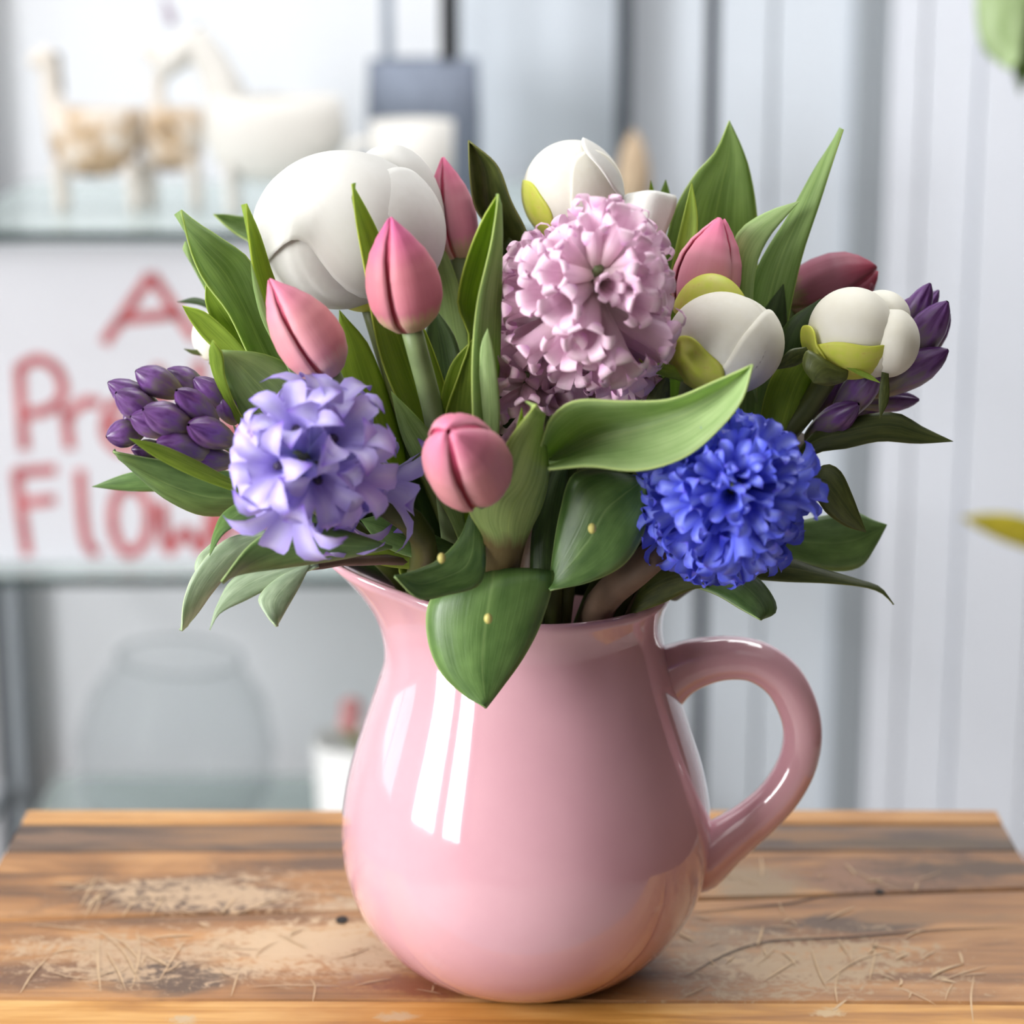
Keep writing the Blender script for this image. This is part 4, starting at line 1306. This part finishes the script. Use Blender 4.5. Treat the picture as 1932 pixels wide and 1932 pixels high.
def hyacinth(label, base, tip, n, meshes, mat, scale, pol, neck, mid, stem_mat, stem_r, seed, throat=False, bend=0.0):
    rg = random.Random(seed)
    b, t = at(*base), at(*tip)
    root = root_at('hyacinth', b, label, 'hyacinth', 'hyacinths in the bouquet')
    ax = t - b
    L = ax.length
    q = ax.to_track_quat('Z', 'Y')
    off = wloc(root)
    tube('stalk', [b - ax * 0.15, b, t], [stem_r * 0.9, stem_r * 0.8, stem_r * 0.35], M['stem'], root, 10, 8)
    tr = mesh('throat', [(0.0016 * math.cos(a) * (1 if z else 1.2), 0.0016 * math.sin(a) * (1 if z else 1.2), z) for z in (0.0, 0.0022) for a in [i * math.pi / 4 for i in range(8)]],
              grid_faces(2, 8, True) + [tuple(range(8, 16))])
    for i in range(n):
        f = i / (n - 1)
        az = i * 2.39996 + rg.gauss(0, 0.08)
        po = interp(pol, f, 1) + rg.gauss(0, 11)
        d = Vector((math.sin(R(po)) * math.cos(az), math.sin(R(po)) * math.sin(az), math.cos(R(po))))
        p = b + ax * (f * 0.94) + (q @ Vector((d.x, d.y, 0))) * stem_r * 0.4
        dw = q @ d
        rot = dw.to_track_quat('Z', 'Y') @ Quaternion((0, 0, 1), rg.random() * 6.28)
        sc_ = scale * interp(pol, f, 2) * (1 + rg.gauss(0, 0.10))
        o = put('floret', meshes[i % len(meshes)], M[mat], root, p - off, rot, sc_)
        if throat:
            put('throat', tr, M['throat'], o, Vector((0, 0, 0.0115)))
    stem(root, b - ax * 0.12, stem_r, stem_mat, neck, mid)
    return root


PK = [(0, .0014, 0), (.12, .0028, .004), (.3, .0040, .014), (.42, .0042, .0205), (.55, .0048, .0242), (.7, .0064, .0264), (.82, .0078, .0262), (.92, .0083, .0244), (1, .0078, .0226)]
PKW = [(0, .001), (.42, .0025), (.55, .0027), (.7, .0027), (.85, .0025), (.94, .0018), (1, .0006)]
LV = [(0, .0014, 0), (.12, .0026, .003), (.3, .0034, .009), (.42, .0038, .0135), (.55, .0066, .0178), (.7, .0112, .0212), (.85, .0158, .0218), (1, .0190, .0190)]
LVW = [(0, .001), (.42, .0024), (.55, .0036), (.68, .0045), (.8, .0041), (.92, .0020), (1, .0002)]
BL = [(0, .0014, 0), (.12, .0026, .003), (.3, .0038, .010), (.42, .0042, .0150), (.55, .0056, .0200), (.7, .0082, .0244), (.85, .0112, .0262), (1, .0132, .0254)]
BLW = [(0, .001), (.42, .0026), (.55, .0032), (.68, .0035), (.8, .0032), (.92, .0019), (1, .0003)]
mp = [floret_mesh('floret_pink', PK, PKW, s_, 0.18, -0.0003) for s_ in (1, 2, 3, 4)]
ml = [floret_mesh('floret_lavender', LV, LVW, s_, 0.10, 0.0012) for s_ in (5, 6, 7, 8)]
mb = [floret_mesh('floret_blue', BL, BLW, s_, 0.18, 0.0014) for s_ in (9, 10, 11, 12)]
# polar angle from the spike's axis and size, by height on the spike
hyacinth('large soft pink hyacinth in the middle of the bouquet, below the tight white peony bud', (1086, 640, -0.03), (1130, 505, -0.090), 62, mp, 'floret_pink', 1.28, [(0, 122, 1.1), (0.3, 106, 1.1), (0.6, 88, 1.05), (0.82, 66, 0.92), (1, 30, 0.72)],
         (0.006, -0.012), at(1040, 860, -0.03), 'stem', 0.0058, 31)
hyacinth('lavender hyacinth with open star florets beside the jug spout', (628, 896, -0.075), (560, 858, -0.130), 21, ml, 'floret_lavender', 1.14, [(0, 112, 1.1), (0.3, 96, 1.08), (0.6, 78, 1.02), (0.85, 54, 0.95), (1, 36, 0.85)],
         (-0.046, -0.03), at(790, 1000, -0.07), 'stem_dark', 0.0056, 34, True)
hyacinth('deep blue hyacinth above the jug handle', (1344, 952, -0.065), (1390, 914, -0.122), 46, mb, 'floret_blue', 1.06, [(0, 114, 1.12), (0.3, 98, 1.08), (0.6, 80, 1.0), (0.85, 54, 0.88), (1, 22, 0.72)],
         (0.03, -0.04), at(1220, 1060, -0.07), 'stem_brown', 0.0068, 37)


hyacinth('second pink hyacinth mostly hidden low between the tulip leaf and the middle pink hyacinth', (1020, 772, 0.0), (992, 708, -0.055), 26, mp, 'floret_pink', 1.12, [(0, 108, 1.1), (0.3, 96, 1.08), (0.6, 80, 1.0), (0.85, 56, 0.9), (1, 26, 0.75)],
         (0.0, -0.005), at(1005, 900, -0.015), 'stem', 0.005, 41)


def bud_mesh(seed):
    rg = random.Random(seed)
    V, UV = [], []
    n, m = 14, 30
    P = [(0, .16), (.06, .44), (.2, .70), (.4, .92), (.55, 1.0), (.7, .93), (.84, .68), (.93, .42), (1, .10)]
    for i in range(n):
        v = i / (n - 1)
        r = interp(P, v, 1)
        for j in range(m):
            a = 2 * math.pi * j / m
            rr = r * (1 - 0.20 * math.exp(-(math.sin(1.5 * a + seed) / 0.22) ** 2) * (0.25 + v))
            V.append((rr * math.cos(a), rr * math.sin(a), v))
            UV.append((j / m, v))
    return mesh('bud', V, grid_faces(n, m, True), UV)


bm = [bud_mesh(s_) for s_ in (1, 2, 3)]


def bud(root, a, b, r, i):
    pa, pb = at(*a), at(*b)
    d = pb - pa
    o = put('bud', bm[i % 3], M['bud_purple'], root, pa - wloc(root), d.to_track_quat('Z', 'Y') @ Quaternion((0, 0, 1), i * 1.7), (r * S * 0.98, r * S * 0.98, d.length * 1.16))
    return o


h = root_at('hyacinth', (0, 0, 0), 'dark purple hyacinth in tight bud beside the lavender hyacinth', 'hyacinth', 'hyacinths in the bouquet')
stem(h, at(460, 850, -0.04), 0.005, 'stem_dark', (-0.05, -0.01), at(640, 980, -0.03))
tube('stalk', [at(470, 855, -0.04), at(350, 795, -0.045), at(262, 770, -0.05)], [0.004, 0.0025], M['stem_dark'], h, 10, 8)
for i, (a, b, r_) in enumerate([
        ((300, 770, -0.052), (217, 728, -0.058), 24), ((345, 745, -0.055), (268, 706, -0.06), 28), ((300, 790, -0.06), (230, 748, -0.07), 28), ((395, 750, -0.05), (326, 704, -0.05), 26),
        ((440, 775, -0.05), (376, 722, -0.055), 24), ((410, 805, -0.06), (344, 746, -0.075), 27), ((370, 812, -0.068), (284, 778, -0.082), 30), ((330, 815, -0.066), (258, 790, -0.075), 26),
        ((275, 810, -0.056), (211, 822, -0.064), 26), ((395, 858, -0.068), (308, 838, -0.08), 30), ((442, 835, -0.06), (368, 806, -0.08), 28), ((445, 870, -0.06), (360, 866, -0.072), 24),
        ((320, 850, -0.05), (258, 848, -0.055), 20), ((262, 778, -0.055), (238, 790, -0.06), 14), ((445, 800, -0.05), (420, 756, -0.055), 20), ((290, 745, -0.04), (222, 742, -0.03), 22),
        ((400, 790, -0.03), (430, 730, -0.03), 22), ((340, 830, -0.045), (300, 862, -0.05), 22)]):
    bud(h, a, b, r_, i)
leaf(h, 'tulip_leaf_backlit', [(520, 950), (440, 926), (360, 896), (290, 860), (244, 827)], [(520, 930), (442, 906), (370, 868), (300, 838), (244, 827)], (-0.07, -0.095), (-0.07, -0.095), cup=0.15)
h = root_at('hyacinth', (0, 0, 0), 'dark purple hyacinth buds behind the outer cream peony', 'hyacinth', 'hyacinths in the bouquet')
stem(h, at(1530, 830, 0.0), 0.0055, 'stem_brown', (0.05, 0.0), at(1400, 980, -0.005))
tube('stalk', [at(1520, 840, 0.0), at(1620, 740, 0.005), at(1700, 640, 0.01)], [0.0045, 0.002], M['stem_dark'], h, 10, 8)
for i, (a, b, r_) in enumerate([
        ((1690, 660, 0.0), (1746, 552, -0.005), 25), ((1705, 640, 0.012), (1762, 560, 0.015), 18), ((1690, 705, -0.005), (1774, 588, -0.015), 34), ((1720, 700, 0.005), (1782, 606, 0.008), 22), ((1640, 745, -0.01), (1768, 672, -0.02), 33),
        ((1600, 760, 0.0), (1716, 755, -0.005), 22), ((1570, 800, -0.015), (1650, 700, -0.03), 32), ((1520, 830, -0.01), (1606, 772, -0.03), 28), ((1640, 650, 0.0), (1712, 572, 0.0), 14), ((1540, 800, 0.0), (1580, 720, -0.01), 26),
        ((1600, 790, 0.005), (1660, 770, 0.0), 22)]):
    bud(h, a, b, r_, i)


# ---- ruscus sprigs
def bead(root, px, py, y):
    ellipsoid('flower_bud', at(px, py, y), (7 * S, 7 * S, 9 * S), M['bead'], root, None, 10, 8)


rf = root_at('ruscus_sprig', (0, 0, 0), 'glossy ruscus sprig whose broad leaf hangs over the front of the jug', 'greenery', 'ruscus sprigs in the bouquet')
tube('stem', [at(935, 1080, -0.082), at(960, 1120, -0.06), Vector((0.0, -0.03, 0.12)), Vector((0.01, 0, 0.016))], [0.003, 0.003, 0.003], M['stem_dark'], rf, 16, 8)
leaf(rf, 'ruscus', [(930, 1082), (862, 1108), (812, 1132), (806, 1200), (830, 1266), (876, 1312), (917, 1336)], [(932, 1082), (1000, 1092), (1044, 1080), (1022, 1172), (988, 1240), (948, 1296), (917, 1336)], (-0.082, -0.105), (-0.08, -0.102), cup=0.13, n=30)
bead(rf, 921, 1167, -0.125)
leaf(rf, 'ruscus', [(888, 962), (866, 1015), (828, 1055), (788, 1074), (744, 1088)], [(892, 966), (914, 1020), (907, 1100), (840, 1124), (790, 1130), (744, 1088)], (-0.085, -0.115), (-0.085, -0.12), cup=0.1, n=28)
bead(rf, 833, 1053, -0.122)
leaf(rf, 'ruscus', [(1036, 1112), (1044, 1040), (1058, 960), (1080, 896), (1130, 883), (1178, 893), (1218, 906)], [(1038, 1114), (1110, 1099), (1176, 1066), (1212, 1012), (1222, 960), (1218, 906)], (-0.085, -0.08), (-0.092, -0.085), cup=0.12, n=30)
bead(rf, 1117, 997, -0.108)

rl = root_at('ruscus_sprig', (0, 0, 0), 'ruscus sprig with pale drooping leaves below the lavender hyacinth', 'greenery', 'ruscus sprigs in the bouquet')
tube('stem', [at(480, 1075, -0.075), at(590, 1068, -0.07), at(660, 1058, -0.06), at(800, 1075, -0.045), Vector((-0.02, -0.01, 0.12)), Vector((0.0, 0.01, 0.016))], [0.0018, 0.0026, 0.0026, 0.0026], M['stem_brown'], rl, 30, 8)
leaf(rl, 'ruscus', [(740, 1034), (650, 1054), (545, 1070), (455, 1083), (417, 1097)], [(740, 1030), (650, 1000), (560, 985), (480, 1020), (417, 1097)], (-0.09, -0.10), (-0.09, -0.11), cup=0.1)
leaf(rl, 'ruscus_pale', [(500, 1000), (425, 1018), (368, 1078), (346, 1135), (343, 1190)], [(520, 1006), (455, 1056), (402, 1116), (370, 1160), (343, 1190)], (-0.07, -0.08), (-0.07, -0.07), cup=0.12)
leaf(rl, 'ruscus_pale', [(402, 1022), (374, 1050), (368, 1075), (380, 1096)], [(410, 1030), (404, 1060), (392, 1080), (380, 1096)], (-0.06, -0.065), (-0.06, -0.065), cup=0.15)  # small pale leaf shape standing in for a reflection
leaf(rl, 'ruscus_pale', [(600, 1064), (510, 1062), (440, 1092), (408, 1146), (396, 1189)], [(602, 1070), (545, 1092), (465, 1132), (415, 1158), (396, 1189)], (-0.07, -0.085), (-0.075, -0.085), cup=0.12)
leaf(rl, 'ruscus_pale', [(586, 1062), (525, 1090), (488, 1128), (500, 1158), (521, 1182)], [(586, 1064), (564, 1108), (540, 1150), (521, 1182)], (-0.075, -0.09), (-0.075, -0.085), cup=0.14)
leaf(rl, 'ruscus', [(470, 935), (420, 970), (402, 1010), (396, 1048)], [(540, 960), (480, 978), (425, 1005), (396, 1048)], (-0.06, -0.085), (-0.06, -0.085), cup=0.1)
leaf(rl, 'ruscus', [(520, 960), (390, 973), (320, 946), (268, 905), (213, 852)], [(520, 900), (400, 884), (330, 872), (270, 862), (213, 852)], (-0.04, -0.06), (-0.05, -0.07), cup=0.12)
leaf(rl, 'ruscus', [(400, 930), (300, 927), (240, 926), (174, 918)], [(400, 890), (300, 885), (240, 893), (174, 918)], (-0.01, -0.01), (-0.01, -0.01), cup=0.1)
leaf(rl, 'ruscus', [(850, 1060), (790, 1055), (720, 1028), (680, 980)], [(860, 1030), (800, 1000), (740, 970), (680, 980)], (-0.06, -0.06), (-0.05, -0.06), cup=0.1)
leaf(rl, 'tulip_leaf_backlit', [(800, 1075), (730, 1068), (680, 1050), (650, 1010)], [(800, 1060), (740, 1040), (690, 1010), (650, 1010)], (-0.05, -0.055), (-0.05, -0.055), cup=0.1)

rr_ = root_at('ruscus_sprig', (0, 0, 0), 'ruscus sprig with dark leaves reaching over the jug handle', 'greenery', 'ruscus sprigs in the bouquet')
tube('stem', [at(1480, 1040, -0.02), at(1380, 1060, -0.03), at(1230, 1090, -0.035), Vector((0.03, -0.01, 0.12)), Vector((-0.005, 0.01, 0.016))], [0.0018, 0.0024, 0.0026], M['stem_brown'], rr_, 26, 8)
leaf(rr_, 'ruscus', [(1440, 1030), (1520, 1066), (1580, 1078), (1625, 1068), (1652, 1030), (1673, 990)], [(1440, 1000), (1500, 985), (1560, 972), (1610, 965), (1645, 980), (1673, 990)], (-0.01, 0.0), (0.0, 0.0), cup=0.1)
leaf(rr_, 'peony_leaf', [(1380, 1090), (1480, 1098), (1560, 1101), (1630, 1108), (1664, 1120), (1686, 1141)], [(1380, 1055), (1470, 1050), (1550, 1073), (1620, 1094), (1660, 1108), (1686, 1141)], (-0.03, -0.03), (-0.02, -0.03), cup=0.15)
leaf(rr_, 'ruscus', [(1290, 1100), (1350, 1122), (1395, 1148), (1434, 1169)], [(1290, 1090), (1360, 1070), (1425, 1088), (1460, 1130), (1463, 1156), (1434, 1169)], (-0.05, -0.065), (-0.03, -0.06), cup=0.1)
leaf(rr_, 'peony_leaf', [(1190, 1160), (1250, 1138), (1300, 1114), (1335, 1106)], [(1195, 1140), (1225, 1080), (1285, 1060), (1335, 1106)], (-0.045, -0.055), (-0.04, -0.055), cup=0.1)
# bare stalks at the rim
for (a, b, r_, m_, y0) in (((1048, 1050), (1042, 1190), 0.0040, 'stem_dark', -0.045), ((1075, 1060), (1060, 1190), 0.0036, 'stem_dark', -0.042), ((1190, 1080), (1150, 1200), 0.0038, 'stem_dark', -0.02), ((1010, 1000), (1000, 1190), 0.0055, 'stem_brown', -0.035)):
    tube('stem', [at(*a, y0), at(*b, y0), Vector((0.01, 0.0, 0.1)), Vector((0, 0.01, 0.016))], [r_, r_, r_ * 0.8], M[m_], rr_, 14, 8)
